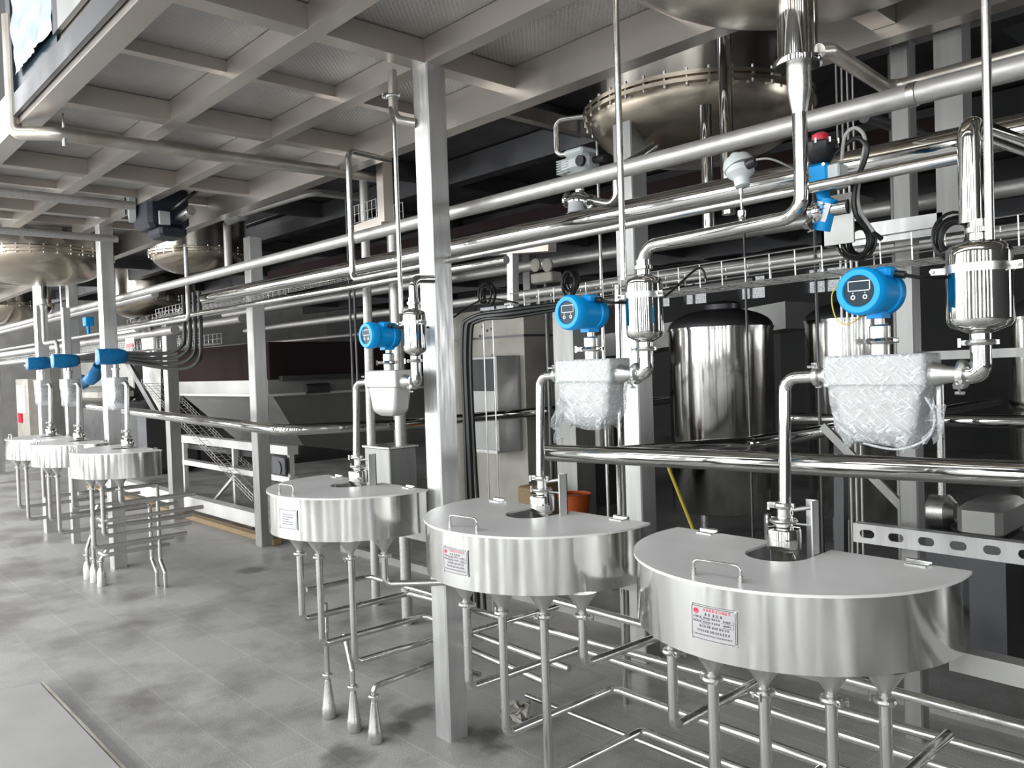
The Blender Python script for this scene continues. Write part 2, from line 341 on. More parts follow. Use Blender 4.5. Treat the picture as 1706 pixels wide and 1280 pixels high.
for i, (a, b) in enumerate(BACKWIN):
    mb2 = MB().box((a, 14.06, 2.72), (b, 14.07, 3.15)); struct('window_%d' % (i+1), mb2, 'pane')
    mb2 = MB().box((a, 14.0, 2.92), (b, 14.04, 2.95)).box(((a+b)/2-.02, 14.0, 2.72), ((a+b)/2+.02, 14.04, 3.15)); struct('trim_%d' % (i+1), mb2, 'darksteel')
struct('wall_right', mb, 'darkwall')

# ------------------------------------------------------------------ mezzanine over the machines
ZB, ZP, KC = 2.87, 2.972, .955
MEZ = thing('mezzanine_deck', 'stainless steel mezzanine platform of checker plate on welded square beams, overhead', 'platform', (-4, 2, ZB))
V1C, V1R = (-.99, 2.02), .56; VLC = (-8.65, 1.98)
def plate_with_hole(mb, x0, y0, x1, y1, cx, cy, r, z0, z1, n=48):
    sq = []
    for i in range(n):
        a = 2*pi*i/n; c, s_ = cos(a), sin(a); t = min((x1-cx)/c if c > 1e-6 else 1e9, (x0-cx)/c if c < -1e-6 else 1e9, (y1-cy)/s_ if s_ > 1e-6 else 1e9, (y0-cy)/s_ if s_ < -1e-6 else 1e9)
        sq.append((cx+c*t, cy+s_*t))
    ci = [(cx+cos(2*pi*i/n)*r, cy+sin(2*pi*i/n)*r) for i in range(n)]
    vs = [(x, y, z) for z in (z0, z1) for x, y in sq+ci]; fs = []
    for i in range(n):
        j = (i+1) % n; fs += [(i, j, n+j, n+i), (2*n+i, 2*n+j, 3*n+j, 3*n+i), (n+i, n+j, 3*n+j, 3*n+i)]
    mb.add(vs, fs)
mb = MB()
mb.box((-16, 1.03, ZP), (-9.35, 2.78, ZP+.006)); mb.box((-7.95, 1.03, ZP), (-1.72, 2.78, ZP+.006)); mb.box((-.3, 1.03, ZP), (3, 2.78, ZP+.006)); mb.box((-1.72, 2.78, ZP), (3, 3.35, ZP+.006))
plate_with_hole(mb, -1.72, 1.03, -.3, 2.78, *V1C, V1R+.05, ZP, ZP+.006); plate_with_hole(mb, -9.35, 1.03, -7.95, 2.78, *VLC, V1R+.05, ZP, ZP+.006)
obj('checker_plate', mb, 'checker', MEZ)
def beam(name, p0, p1, w, h): return obj(name, MB().bar(p0, p1, w, h), 'beam', MEZ)
zc = (ZB+ZP)/2
beam('edge_beam', (-16, 1.03, 2.975), (3, 1.03, 2.975), .095, .21)
HZ = .098
for y in (1.58, 2.118):
    for a, b in ((-16, -9.35), (-7.95, -1.72), (-.3, 3)): beam('long_beam', (a, y, zc), (b, y, zc), .075, HZ)
beam('long_beam', (-16, 2.64, 2.885), (3, 2.64, 2.885), .09, .17)
beam('long_beam', (-1.72, 3.25, 2.885), (3, 3.25, 2.885), .09, .17)
YS = ((1.078, 1.542), (1.618, 2.08), (2.156, 2.595))
for x in (-15.2, -13.8, -12.45, -11.05, -9.7, -6.93, -5.54, -4.15, -2.765, -1.76, -.26, 1.24):
    for y0, y1 in YS: beam('cross_beam', (x, y0, zc), (x, y1, zc), .085, .096)
for x in (-14.5, -13.1, -11.75, -10.35, -7.6, -6.25, -4.85, -3.46, .5):
    for y0, y1 in YS: beam('joist', (x, y0, ZP-.027), (x, y1, ZP-.027), .05, .052)
for x in (-1.3, -.1, 1.2): beam('cross_beam', (x, 2.69, 2.905), (x, 3.2, 2.905), .09, .12)
# rear upper deck, seen dark between the vessels
RD = thing('upper_rear_deck', 'dark rear platform with deep girders behind the front mezzanine', 'platform', (-5, 6, 3.5))
mb = MB()
mb.box((-22, 2.78, 3.55), (-10.6, 13.9, 3.56)); mb.box((-9.0, 2.78, 3.55), (-3.5, 13.9, 3.56)); mb.box((-1.8, 3.5, 3.55), (5.5, 13.9, 3.56))
mb.box((-10.6, 4.75, 3.55), (-9.0, 13.9, 3.56)); mb.box((-3.5, 4.75, 3.55), (-1.8, 13.9, 3.56))
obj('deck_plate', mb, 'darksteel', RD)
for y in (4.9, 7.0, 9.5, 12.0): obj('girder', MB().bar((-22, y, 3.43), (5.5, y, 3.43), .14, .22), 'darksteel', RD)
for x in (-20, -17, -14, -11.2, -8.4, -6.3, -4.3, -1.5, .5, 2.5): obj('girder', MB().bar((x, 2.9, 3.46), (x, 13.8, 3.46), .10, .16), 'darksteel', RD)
beamY = MB().bar((-3.85, 2.8, 3.25), (-3.85, 9, 3.25), .07, .09); obj('girder', beamY, 'beam', RD)

# stainless columns
def column(x, y, z1, s, label, m='column'):
    e = .006; h = s/2
    poly = [(x-h+e, y-h), (x+h-e, y-h), (x+h, y-h+e), (x+h, y+h-e), (x+h-e, y+h), (x-h+e, y+h), (x-h, y+h-e), (x-h, y-h+e)]
    return tag(obj('steel_column', MB().prism(poly, 0, z1), m, ang=20), label, 'column')
column(-2.765, 2.135, 2.872, .102, 'stainless square column in the foreground between the second and third basins')
column(-7.29, 2.15, 2.97, .11, 'stainless column behind the rightmost of the three far-left basins')
column(-9.58, 2.17, 2.97, .11, 'stainless column behind the leftmost far-left basin, below the big dished vessel')
column(-8.72, 2.19, 2.3, .07, 'thin grey column between the two leftmost blue bagged meters')
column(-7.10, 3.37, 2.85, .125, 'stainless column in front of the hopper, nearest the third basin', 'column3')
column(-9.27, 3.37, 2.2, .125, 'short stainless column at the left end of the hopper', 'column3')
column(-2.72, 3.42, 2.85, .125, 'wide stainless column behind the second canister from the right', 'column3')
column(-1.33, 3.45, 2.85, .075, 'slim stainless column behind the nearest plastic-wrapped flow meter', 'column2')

# ------------------------------------------------------------------ vessels hanging through the decks
def dome_prof(r, h, n=12): return [(r*sin(pi/2*i/n)**.85 if i else .0, -h*cos(pi/2*i/n)) for i in range(n+1)]
def vessel(c, r, zr, depth, top, label, outlet=True, bolts=36):
    t = thing('process_vessel', label, 'vessel', (c[0], c[1], zr-depth))
    obj('dished_bottom', MB().lathe(dome_prof(r, depth), (c[0], c[1], zr), n=56), 'vessel', t, ang=60)
    obj('shell', MB().lathe([(r*.985, zr+.045), (r*.985, top)], (c[0], c[1], 0), n=56), 'vesselshell', t)
    fl = obj('flange', MB().lathe([(r*.98, -.02), (r+.035, -.02), (r+.035, .0), (r+.002, .0), (r+.002, .012), (r+.035, .012), (r+.035, .032), (r*.98, .045)], (c[0], c[1], zr), n=56), 'vessel', t)
    b0 = obj('bolt', MB().cyl((c[0]+r+.02, c[1], zr-.035), (c[0]+r+.02, c[1], zr+.05), .008, n=6), 'cast', fl)
    for i in range(1, bolts):
        q = b0.copy(); COL.objects.link(q); q.parent = fl; q.rotation_euler = (0, 0, 2*pi*i/bolts)
    if outlet:
        x, y = c; z = zr-depth
        o = obj('outlet_pot', MB().lathe([(.048, -.19), (.058, -.19), (.06, -.185), (.06, -.175), (.052, -.172), (.05, -.17), (.05, .02)], (x-.03, 1.98, z), n=32), 'polish', t)
    return t
V1 = vessel(V1C, V1R, 2.78, .25, 3.5, 'dished stainless vessel bottom overhead at top right, with a polished outlet pot')
V2 = vessel((-2.62, 3.9), .60, 2.97, .27, 3.9, 'dished vessel with bolted flange behind the overhead pipes, above the grey actuator', False)
VL = vessel(VLC, V1R+.04, 2.76, .26, 3.5, 'large dished vessel at far left above the blue bagged meters')
V3 = vessel((-9.75, 3.95), .55, 3.05, .24, 3.9, 'smaller flanged vessel behind the dark motor housing', False, 28)
V5 = vessel((-15.6, 5.4), .75, 3.0, .35, 3.55, 'distant pale vessel with a railing, left of the motor', False, 24)
V6 = vessel((-15.6, 3.1), .6, 2.85, .3, 3.5, 'distant vessel behind the large far-left vessel, at the picture edge', True, 24)

# riser pipes of the vessels
mbp = MB().lathe([(.030, .02), (.030, -.055), (.0185, -.115)], (-1.02, 1.98, 2.335), n=24, cap=False)
t = thing('product_pipe', 'polished product pipe dropping from the top right vessel pot to the second canister', 'pipe', (V1C[0], V1C[1], 1.9))
obj('reducer', mbp, 'cast', t)
obj('pipe', MB().tube([(-1.02, 1.98, 2.28), (-1.02, 1.98, 1.96), (-1.535, 1.98, 1.945), (-1.535, 1.98, 1.84)], .0185, bend=.055, n=20), 'polish', t)
t = thing('product_pipe', 'pipe dropping from the far-left vessel pot to the bagged meters', 'pipe', (VLC[0], VLC[1], 1.9))
obj('reducer', MB().lathe([(.030, .0), (.030, -.04), (.019, -.10)], (VLC[0], VLC[1], 2.37), n=20, cap=False), 'cast', t)
obj('pipe', MB().tube([(VLC[0], 1.98, 2.28), (VLC[0], 1.98, 1.95), (-8.2, 1.98, 1.95), (-8.2, 1.98, 1.84)], .0185, bend=.05), 'dullpipe', t)

# ------------------------------------------------------------------ distribution basins
def basin_outline(cx, cy, R, k=0.0):
    """D-shaped plan with a rounded slot in the flat rear edge; k grows the outline"""
    R = R+k; yb = .06+k; a0 = math.asin(yb/R); pts = []
    n = 72
    for i in range(n+1):
        a = (pi-a0)+(pi+2*a0)*i/n; pts.append((cx+cos(a)*R, cy+sin(a)*R))
    w = .09-k; sx = -.01
    pts.append((cx+sx+w, cy+yb))
    for i in range(13):
        a = -pi*i/12; pts.append((cx+sx+cos(a)*w, cy-.06+sin(a)*w))
    pts.append((cx+sx-w, cy+yb))
    return pts
def text_mesh(s_, size, align='LEFT'):
    cu = bpy.data.curves.new('t', 'FONT'); cu.body = s_; cu.size = size; cu.align_x = align; cu.resolution_u = 2
    o = bpy.data.objects.new('t', cu); COL.objects.link(o); dg = bpy.context.evaluated_depsgraph_get(); me = bpy.data.meshes.new_from_object(o.evaluated_get(dg))
    vs = [tuple(v.co) for v in me.vertices]; fs = [tuple(p.vertices) for p in me.polygons]
    bpy.data.objects.remove(o); bpy.data.curves.remove(cu); bpy.data.meshes.remove(me); return vs, fs
def wrap_text(mb, s_, size, u, v, place, align='LEFT'):
    vs, fs = text_mesh(s_, size, align); mb.add([place(u+a[0], v+a[1]) for a in vs], fs)
BH = .415
def basin(cx, label, cones, angs, plate_ang, plate_show=True, handle=(-.055, .065)):
    cy = 2.0; t = thing('distribution_basin', label, 'basin', (cx, cy, .77))
    body = obj('drum', MB().prism(basin_outline(cx, cy, BH), .90, 1.073), 'drum', t, ang=30)
    lid = obj('lid', MB().prism(basin_outline(cx, cy, BH, .006), 1.073, 1.080), 'lid', t, ang=30)
    # handle on the lid
    hx0, hx1 = cx+handle[0], cx+handle[1]; hy = cy-.375
    h = MB().tube([(hx0, hy, 1.08), (hx0, hy, 1.118), (hx1, hy+.012, 1.118), (hx1, hy+.012, 1.08)], .0035, bend=.012, n=10)
    h.cyl((hx0, hy, 1.08), (hx0, hy, 1.095), .006, n=10); h.cyl((hx1, hy+.012, 1.08), (hx1, hy+.012, 1.095), .006, n=10)
    obj('lid_handle', h, 'polish', t)
    for dx in (-.30, .30):
        hh = MB().cyl((cx+dx-.03, cy+.062, 1.085), (cx+dx+.03, cy+.062, 1.085), .006, n=10); hh.box((cx+dx-.025, cy+.03, 1.0802), (cx+dx+.025, cy+.06, 1.083))
        obj('hinge', hh, 'polish', t)
    for k, (dx, dy) in enumerate(cones):
        cn = MB().lathe([(.0125, -.072), (.0125, -.058), (.051, 0)], (cx+dx, cy+dy, .90), n=28)
        obj('outlet_cone', cn, 'cast', t)
        c = MB(); clamp_mb(c, (cx+dx, cy+dy, .822), (0, 0, 1), .0165, w=.012, ear=.016, side=(cos(k*2.1), sin(k*2.1)-.4, 0)); obj('outlet_clamp', c, 'cast', t)
    if plate_ang is not None:
        R = BH+.0015; pw, ph = .118, .082; zc_ = .985
        def place(u, v, off=0.0):
            a = plate_ang+u/R; return (cx+cos(a)*(R+off), cy+sin(a)*(R+off), zc_+v)
        mp = MB(); n = 10
        rings = [[place(-pw/2, -ph/2, 0), place(-pw/2, ph/2, 0), place(-pw/2, ph/2, .0015), place(-pw/2, -ph/2, .0015)]]
        rings = [[place(-pw/2+pw*i/n, -ph/2, 0), place(-pw/2+pw*i/n, ph/2, 0), place(-pw/2+pw*i/n, ph/2, .0015), place(-pw/2+pw*i/n, -ph/2, .0015)] for i in range(n+1)]
        mp.loft(rings); pl = obj('nameplate', mp, 'plate', t, label='aluminium nameplate with red logo and dark printed lines' if plate_show else 'small faded nameplate')
        # border line and rivets
        ln = MB(); q = lambda u, v: place(u, v, .0019)
        def line(u0, v0, u1, v1, th=.0007):
            n_ = 8
            for i in range(n_):
                a0, a1 = i/n_, (i+1)/n_; A = (u0+(u1-u0)*a0, v0+(v1-v0)*a0); B = (u0+(u1-u0)*a1, v0+(v1-v0)*a1)
                if abs(u1-u0) > abs(v1-v0): ln.add([q(A[0], A[1]-th/2), q(B[0], B[1]-th/2), q(B[0], B[1]+th/2), q(A[0], A[1]+th/2)], [(0, 1, 2, 3)])
                else: ln.add([q(A[0]-th/2, A[1]), q(A[0]+th/2, A[1]), q(B[0]+th/2, B[1]), q(B[0]-th/2, B[1])], [(0, 1, 2, 3)])
        e = .003
        for a in ((-1, -1, 1, -1), (1, -1, 1, 1), (1, 1, -1, 1), (-1, 1, -1, -1)): line(a[0]*(pw/2-e), a[1]*(ph/2-e), a[2]*(pw/2-e), a[3]*(ph/2-e), .0012)
        if plate_show:
            for v in (.0085, -.0015): line(-.030, v, -.006, v); line(.022, v, .052, v)
            line(-.030, .017, -.030, -.0015); line(.052, .017, .052, -.0015)
            rg = random.Random(11)
            def marks(m_, n_, size, u, v, pitch=1.12):
                """a row of small printed characters, too small in the photograph to be read"""
                for k in range(n_):
                    x0 = u+k*size*pitch; th = size*.13
                    for j in range(3): yy = v+size*(.08+.38*j); w0 = rg.uniform(0, .25)*size; m_.add([q(x0+w0, yy), q(x0+size*.92-w0*.4, yy), q(x0+size*.92-w0*.4, yy+th), q(x0+w0, yy+th)], [(0, 1, 2, 3)])
                    for j in range(2): xx = x0+size*rg.choice((.08, .3, .45, .6, .78)); m_.add([q(xx, v+size*rg.uniform(0, .3)), q(xx+th, v), q(xx+th, v+size*.95), q(xx, v+size*.95)], [(0, 1, 2, 3)])
            marks(ln, 5, .0068, -.022, .0180, 1.5)
            for v in (.0105, .0008): marks(ln, 4, .0052, -.053, v); marks(ln, 5, .0045, -.026, v, .9); marks(ln, 4, .0052, -.003, v); marks(ln, 5, .0042, .026, v, .9)
            marks(ln, 12, .0058, -.036, -.0100); marks(ln, 13, .0058, -.041, -.0205); marks(ln, 26, .0036, -.050, -.0295, 1.05)
            rd = MB(); marks(rd, 9, .0068, -.024, .0285, 1.15)
            # round emblem
            for rr, ox, oy in ((.0075, 0, 0),):
                pts = [(-.044+ox+cos(2*pi*i/24)*rr, .026+oy+sin(2*pi*i/24)*rr*.85) for i in range(24)]
                rd.add([q(u, v) for u, v in pts], [tuple(range(24))])
            sw = MB(); pts = []
            for i in range(9): a = -2.6+i*.42; pts.append((-.044+cos(a)*.0048, .026+sin(a)*.0036))
            for i in range(8):
                (a, b), (c, d) = pts[i], pts[i+1]; sw.add([place(a, b-.0005, .0023), place(c, d-.0005, .0023), place(c, d+.0005, .0023), place(a, b+.0005, .0023)], [(0, 1, 2, 3)])
            obj('red_printing', rd, 'red', pl); obj('emblem_swirl', sw, 'plate', pl)
        else:
            for v in (.02, .01, 0, -.01, -.02): line(-.035, v, .035 if v else .01, v, .0018)
        obj('dark_printing', ln, 'ink', pl)
        rv = MB()
        for a, b in ((-1, -1), (1, -1), (1, 1), (-1, 1)):
            p = Vector(place(a*(pw/2-.002), b*(ph/2-.002), 0)); nrm = Vector((p.x-cx, p.y-cy, 0)).normalized(); rv.cyl(p, p+nrm*.004, .0032, n=10)
        obj('rivets', rv, 'cast', pl)
    return t
C3 = [(-.22, -.25), (-.035, -.338), (.095, -.325), (.225, -.262), (.315, -.19)]
C2 = [(-.03, -.34), (.125, -.322), (.25, -.262), (.335, -.18)]
C1 = [(.03, -.34), (.155, -.318), (.28, -.24), (.345, -.12)]
CL = [(.10, -.32), (.20, -.28), (.30, -.19)]
B3X, B2X, B1X, B0X, BMX, BNX = -1.08, -2.02, -3.20, -6.33, -7.50, -8.42
basin(B3X, 'largest-looking D-shaped stainless distribution basin at bottom right with five outlet cones', C3, None, radians(-87))
basin(B2X, 'D-shaped stainless basin just right of the foreground column, with a red-logo plate', C2, None, radians(-88))
basin(B1X, 'D-shaped stainless basin just left of the foreground column', C1, None, radians(-80), False, handle=(-.06, .04))
basin(B0X, 'rightmost of the three far-left D-shaped basins, nearest the floor cups', CL, None, None, handle=(-.1, -.04))
basin(BMX, 'middle one of the three far-left D-shaped basins', [(.1, -.32), (.2, -.28)], None, None, handle=(-.1, -.04))
basin(BNX, 'leftmost D-shaped basin, cut by the left picture edge', [(.03, -.34), (.16, -.3)], None, None, handle=(-.1, -.04))
# brackets that carry the basins
one('square_tube_bracket', MB().bar((B3X+.37, 2.065, .865), (1.0, 2.065, .845), .05, .05), 'greysteel', 'pale square tube bracket leaving the right end of the nearest basin', 'bracket')
one('square_tube_bracket', MB().bar((B1X+.12, 2.12, .865), (-2.82, 2.12, .865), .05, .05), 'greysteel', 'square tube bracket between the third basin and the foreground column', 'bracket')
one('square_tube_bracket', MB().bar((B2X+.2, 2.10, .865), (B3X-.3, 2.10, .865), .045, .05), 'greysteel', 'square tube bracket between the two nearest basins', 'bracket')

# inlet cups in the slots, their drop pipes
NAMES = {B3X: 'the nearest basin', B2X: 'the second basin', B1X: 'the third basin', B0X: 'the rightmost far-left basin', BMX: 'the middle far-left basin', BNX: 'the leftmost basin'}
def inlet(cx, px, full=True):
    x, y = px, 1.965; nm = NAMES[cx]
    t = thing('inlet_cup', f'polished inlet cup standing in the slot of {nm}', 'funnel', (x, y, .99))
    obj('cup', MB().lathe([(.030, .99), (.036, 1.0), (.036, 1.09), (.043, 1.092), (.044, 1.096), (.044, 1.14), (.041, 1.146), (.018, 1.148)], (x, y, 0), n=36), 'polish', t)
    obj('flange', MB().lathe([(.014, 1.146), (.021, 1.15), (.021, 1.156), (.030, 1.158), (.030, 1.170), (.016, 1.172), (.016, 1.215)], (x, y, 0), n=28), 'cast', t)
    c = MB(); clamp_mb(c, (x, y, 1.205), (0, 0, 1), .017, w=.014, ear=.02, side=(-1, -.2, 0)); clamp_mb(c, (x, y, 1.165), (0, 0, 1), .028, w=.010, ear=.012, side=(-1, .3, 0)); obj('clamp', c, 'cast', t)
    if full:
        ch = MB(); z = 1.20; k = 0
        while z > 1.03:
            u = (1, 0, 0) if k % 2 else (0, 1, 0); pc = Vector((x+.030+.006*(z < 1.09), y-.012, z)); a = [pc+Vector(u)*.0035*cos(q)+Vector((0, 0, 1))*.007*sin(q) for q in [2*pi*i/10 for i in range(11)]]
            ch.tube(a, .0012, n=5, bend=0, cap=False); z -= .0105; k += 1
        obj('chain', ch, 'cast', t)
        br = MB().box((x+.040, y+.045, .92), (x+.075, y+.049, 1.22)); br.box((x+.071, y+.010, .92), (x+.075, y+.049, 1.22)); br.cyl((x, y, 1.19), (x+.06, y+.045, 1.20), .006, n=10); br.cyl((x+.02, y, 1.16), (x+.072, y+.03, 1.155), .003, n=8)
        obj('bracket', br, 'column', t)
def clamp_thing(): pass

# ------------------------------------------------------------------ flow meters
def rrect(x0, x1, y0, y1, z, rad, n=4):
    out = []
    for cx, cy, a0 in ((x1-rad, y0+rad, -pi/2), (x1-rad, y1-rad, 0), (x0+rad, y1-rad, pi/2), (x0+rad, y0+rad, pi)):
        for i in range(n+1): a = a0+pi/2*i/n; out.append((cx+cos(a)*rad, cy+sin(a)*rad, z))
    return out
def casing(mb, xm, z, g=0.0):
    """upper box and tapering lower box of a coriolis meter; g grows it"""
    hx, hy = .118+g, .052+g; y = 1.98
    up = [rrect(xm-hx+.004, xm+hx-.004, y-hy+.004, y+hy-.004, z+.05+g, .008), rrect(xm-hx, xm+hx, y-hy, y+hy, z+.046+g, .010), rrect(xm-hx, xm+hx, y-hy, y+hy, z-.020, .010), rrect(xm-hx+.008, xm+hx-.008, y-hy+.006, y+hy-.006, z-.024, .010)]
    lo = []
    for k in range(0, 13):
        t = k/12; w = hx-.012-.024*t-.030*max(0, t-.72)**2*12; d = hy-.008-.006*t-.02*max(0, t-.8)**2*20
        lo.append(rrect(xm-w, xm+w, y-d, y+d, z-.024-(.122+g)*t, .016))
    mb.loft(up); mb.loft(lo)
def meter(xm, pipe_x, z, label, wrapped, cx, yellow=False):
    y = 1.98; t = thing('flow_meter', label, 'flow meter', (xm, y, z-.19))
    mb = MB(); casing(mb, xm, z); obj('casing', mb, 'meter', t, ang=35)
    # process stubs
    st = MB().lathe([(.020, 0), (.020, .012), (.024, .014), (.024, .022), (.017, .025), (.017, .034)], (xm-.117, y, z), (-1, 0, 0), n=24)
    obj('inlet_stub', st, 'cast', t); obj('outlet_stub', MB().lathe([(.032, 0), (.020, .035), (.018, .05), (.018, .062)], (xm+.116, y, z), (1, 0, 0), n=24), 'cast', t)
    # neck and clamp
    nk = MB().lathe([(.022, z+.048), (.022, z+.082), (.024, z+.084), (.024, z+.118), (.020, z+.122), (.012, z+.123), (.012, z+.140)], (xm, y, 0), n=28); obj('neck', nk, 'cast', t)
    c = MB(); clamp_mb(c, (xm, y, z+.083), (0, 0, 1), .026, w=.012, ear=.026, side=(-.9, -.4, 0)); c.lathe([(.001, -.006), (.006, -.003), (.006, .003), (.001, .006)], (xm+.045, y-.02, z+.083), n=12); obj('clamp', c, 'polish', t)
    # head
    hz = z+.199; yc = y-.035
    hd = obj('head', MB().lathe([(.040, -.072), (.053, -.070), (.056, -.066), (.056, -.040), (.052, -.036), (.050, .035), (.054, .038), (.055, .060), (.050, .070), (.030, .073)], (xm, yc, hz), (0, 1, 0), n=48).bbox((xm+.005, yc-.022, hz+.030), (xm+.050, yc+.030, hz+.056), .006).box((xm-.018, yc+.005, hz-.062), (xm+.018, yc+.055, hz-.040)), 'blue', t, ang=40)
    obj('bezel', MB().lathe([(.0355, -.0722), (.0375, -.078), (.050, -.078), (.055, -.070)], (xm, yc, hz), (0, 1, 0), n=48, cap=False), 'blue', t)
    dp = obj('display_panel', MB().lathe([(.001, -.0728), (.037, -.0728)], (xm, yc, hz), (0, 1, 0), n=40, cap=False), 'darkglass', t)
    yy = yc-.0732; s_ = MB()
    for a, b in (((-.026, .022), (.026, .024)), ((-.026, .0), (.026, .002)), ((-.026, .0), (-.024, .023)), ((.024, .0), (.026, .023))):
        s_.box((xm+a[0], yy-.0004, hz+a[1]), (xm+b[0], yy, hz+b[1]))
    for dx in (-.014, .014):
        s_.lathe([(.003, 0), (.0055, 0), (.0055, .0006), (.003, .0006), (.003, 0)], (xm+dx, yy, hz-.014), (0, -1, 0), n=16, cap=False); s_.box((xm+dx-.001, yy-.0004, hz-.006), (xm+dx+.001, yy, hz-.003))
    obj('screen_frame', s_, 'white', dp)
    cb = MB().cyl((xm+.045, yc+.01, hz+.040), (xm+.072, yc+.012, hz+.034), .009, n=12).curve([(xm+.07, yc+.012, hz+.034), (xm+.11, yc+.05, hz+.026), (xm+.16, yc+.2, hz+.04), (xm+.1, yc+.5, hz+.16), (xm-.2, yc+1.0, hz+.18)], .0045)
    obj('signal_cable', cb, 'rubber', t)
    if yellow:
        obj('earth_wire', MB().curve([(xm-.054, yc-.03, hz+.03), (xm-.075, yc-.05, hz), (xm-.068, yc-.05, hz-.055), (xm-.04, yc-.05, hz-.075), (xm-.015, yc-.02, hz-.055)], .0016, n=6), 'yellow', t)
    if wrapped:
        g = .006; mb = MB(); y0 = y
        rings = []; n = 84
        prof = [(.050, .121, .054), (.040, .1225, .056), (.02, .1225, .056), (.0, .1225, .056), (-.015, .1225, .056), (-.023, .1225, .056), (-.029, .113, .052)]
        prof += [(-.029-.128*q/14, .113-.020*q/14-.03*max(0, q/14-.78)**2*14, .052-.004*q/14-.02*max(0, q/14-.85)*2) for q in range(1, 15)]
        for k, (dz, w, d) in enumerate(prof):
            zz = z+dz; tt = max(0, min(1, (.05-dz)/.244)); lo_ = 1 if dz < -.025 else .15; ring = []
            for i in range(n):
                a = 2*pi*i/n; c_, s2 = cos(a), sin(a); e = .16
                px_ = math.copysign(abs(c_)**e, c_)*w; py_ = math.copysign(abs(s2)**e, s2)*d
                nv = noise.noise_vector(Vector((px_*45+xm*9, py_*45, zz*40)))*.0035*lo_
                bul = max(0, noise.noise(Vector((px_*14+xm*3, 5, zz*16))))*.030*lo_*(1 if c_ > .75 else .12)
                ring.append((xm+px_+nv.x+bul, y0+py_+nv.y-.006*lo_*abs(noise.noise(Vector((px_*30, 1, zz*30)))), zz+nv.z-(.010+.012*sin(i*.35+xm*5) if k == len(prof)-1 else 0)))
            rings.append(ring)
        mb.loft(rings); obj('stretch_film', mb, 'film', t, ang=180, label='clear crinkled stretch film wrapped round the casing')
        if xm > -1.2:
            tag_ = MB().curve([(xm+.12, y-.05, z-.05), (xm+.145, y-.07, z-.09), (xm+.13, y-.07, z-.14), (xm+.06, y-.06, z-.17), (xm-.02, y-.06, z-.16)], .003, n=6); obj('film_tail', tag_, 'film', t)
            # bunched film round the outlet stub and a loose flap at the side
            pass
        fl = MB(); P0 = [(xm-.11, y-.05, z-.08), (xm-.125, y-.06, z-.16), (xm-.13, y-.04, z-.22)] if xm < -1.2 else [(xm+.12, y-.055, z-.06), (xm+.14, y-.06, z-.10), (xm+.115, y-.05, z-.15)]
        vs = []; nn = 8
        for i in range(nn+1):
            for j in range(7):
                u = i/nn; a = Vector(P0[0]).lerp(Vector(P0[1]), u*2) if u < .5 else Vector(P0[1]).lerp(Vector(P0[2]), u*2-1)
                q = a+Vector((.035*j/6*(1-.4*u), .02*sin(i*1.3+j), .01*sin(j*2+i))); vs.append(q)
        fl.add(vs, [(i*7+j, i*7+j+1, (i+1)*7+j+1, (i+1)*7+j) for i in range(nn) for j in range(6)])
        obj('film_flap', fl, 'film', t, ang=180)
    # drop pipe to the basin inlet
    nm = NAMES[cx]; d = thing('drop_pipe', f'bright pipe bending down from the meter to the inlet cup of {nm}', 'pipe', (pipe_x, y, 1.2))
    obj('pipe', MB().tube([(xm-.150, y, z), (pipe_x, y, z-.004), (pipe_x, 1.965, 1.21)], .0155, bend=.035, n=20), 'polish', d)
    c = MB(); clamp_mb(c, (xm-.160, y, z), (1, 0, 0), .019, w=.014, ear=.018, side=(0, -.3, 1)); obj('clamp', c, 'cast', d)
def canister(xc, xm, z, r, z0, z1, label, cx):
    y = 1.98; t = thing('filter_canister', label, 'canister', (xc, y, z0)); h = z1-z0
    obj('shell', MB().lathe([(.018, z0-.012), (r*.55, z0-.004), (r*.9, z0+.006), (r*.98, z0+.014), (r, z0+.024), (r, z1-.026), (r*.98, z1-.015), (r*.88, z1-.006), (r*.55, z1), (.02, z1+.006)], (xc, y, 0), n=48), 'polish', t, ang=50)
    b = MB().lathe([(r, -.009), (r+.003, -.009), (r+.003, .009), (r, .009)], (xc, y, z0+h*.70), n=48, cap=False)
    b.bar((xc+r-.002, y-.01, z0+h*.70), (xc+r+.022, y-.014, z0+h*.70), .004, .018); b.cyl((xc+r+.014, y-.03, z0+h*.70), (xc+r+.014, y+.01, z0+h*.70), .004, n=8)
    b.bar((xc-r+.002, y-.01, z0+h*.70), (xc-r-.028, y-.02, z0+h*.70), .004, .014); b.cyl((xc-r-.022, y-.035, z0+h*.70), (xc-r-.022, y+.01, z0+h*.70), .004, n=8)
    obj('strap', b, 'cast', t)
    e = MB().tube([(xm+.178, y, z), (xc, y, z), (xc, y, z0-.01)], .0215, bend=.042, n=22, seg=8); obj('elbow', e, 'polish', t)
    c = MB(); clamp_mb(c, (xm+.182, y, z), (1, 0, 0), .025, w=.016, ear=.02, side=(0, -.8, -.6)); obj('clamp', c, 'cast', t); c = MB(); clamp_mb(c, (xc, y, z0-.030), (0, 0, 1), .024, w=.010, ear=.02, side=(-1, -.2, 0)); obj('clamp', c, 'cast', t)
    n = MB().lathe([(.0215, z1+.004), (.0215, z1+.02), (.028, z1+.022), (.028, z1+.032), (.0215, z1+.034), (.0215, z1+.05)], (xc, y, 0), n=28); obj('top_collar', n, 'polish', t)
ZM3, ZM2, ZM1 = 1.545, 1.56, 1.545
inlet(B3X, -1.085); inlet(B2X, -1.99); inlet(B1X, -3.17)
meter(-.83, -1.08, ZM3, 'large blue-headed flow meter wrapped in clear film above the nearest basin', True, B3X, True)
meter(-1.755, -1.995, ZM2, 'blue-headed flow meter in clear film above the second basin', True, B2X)
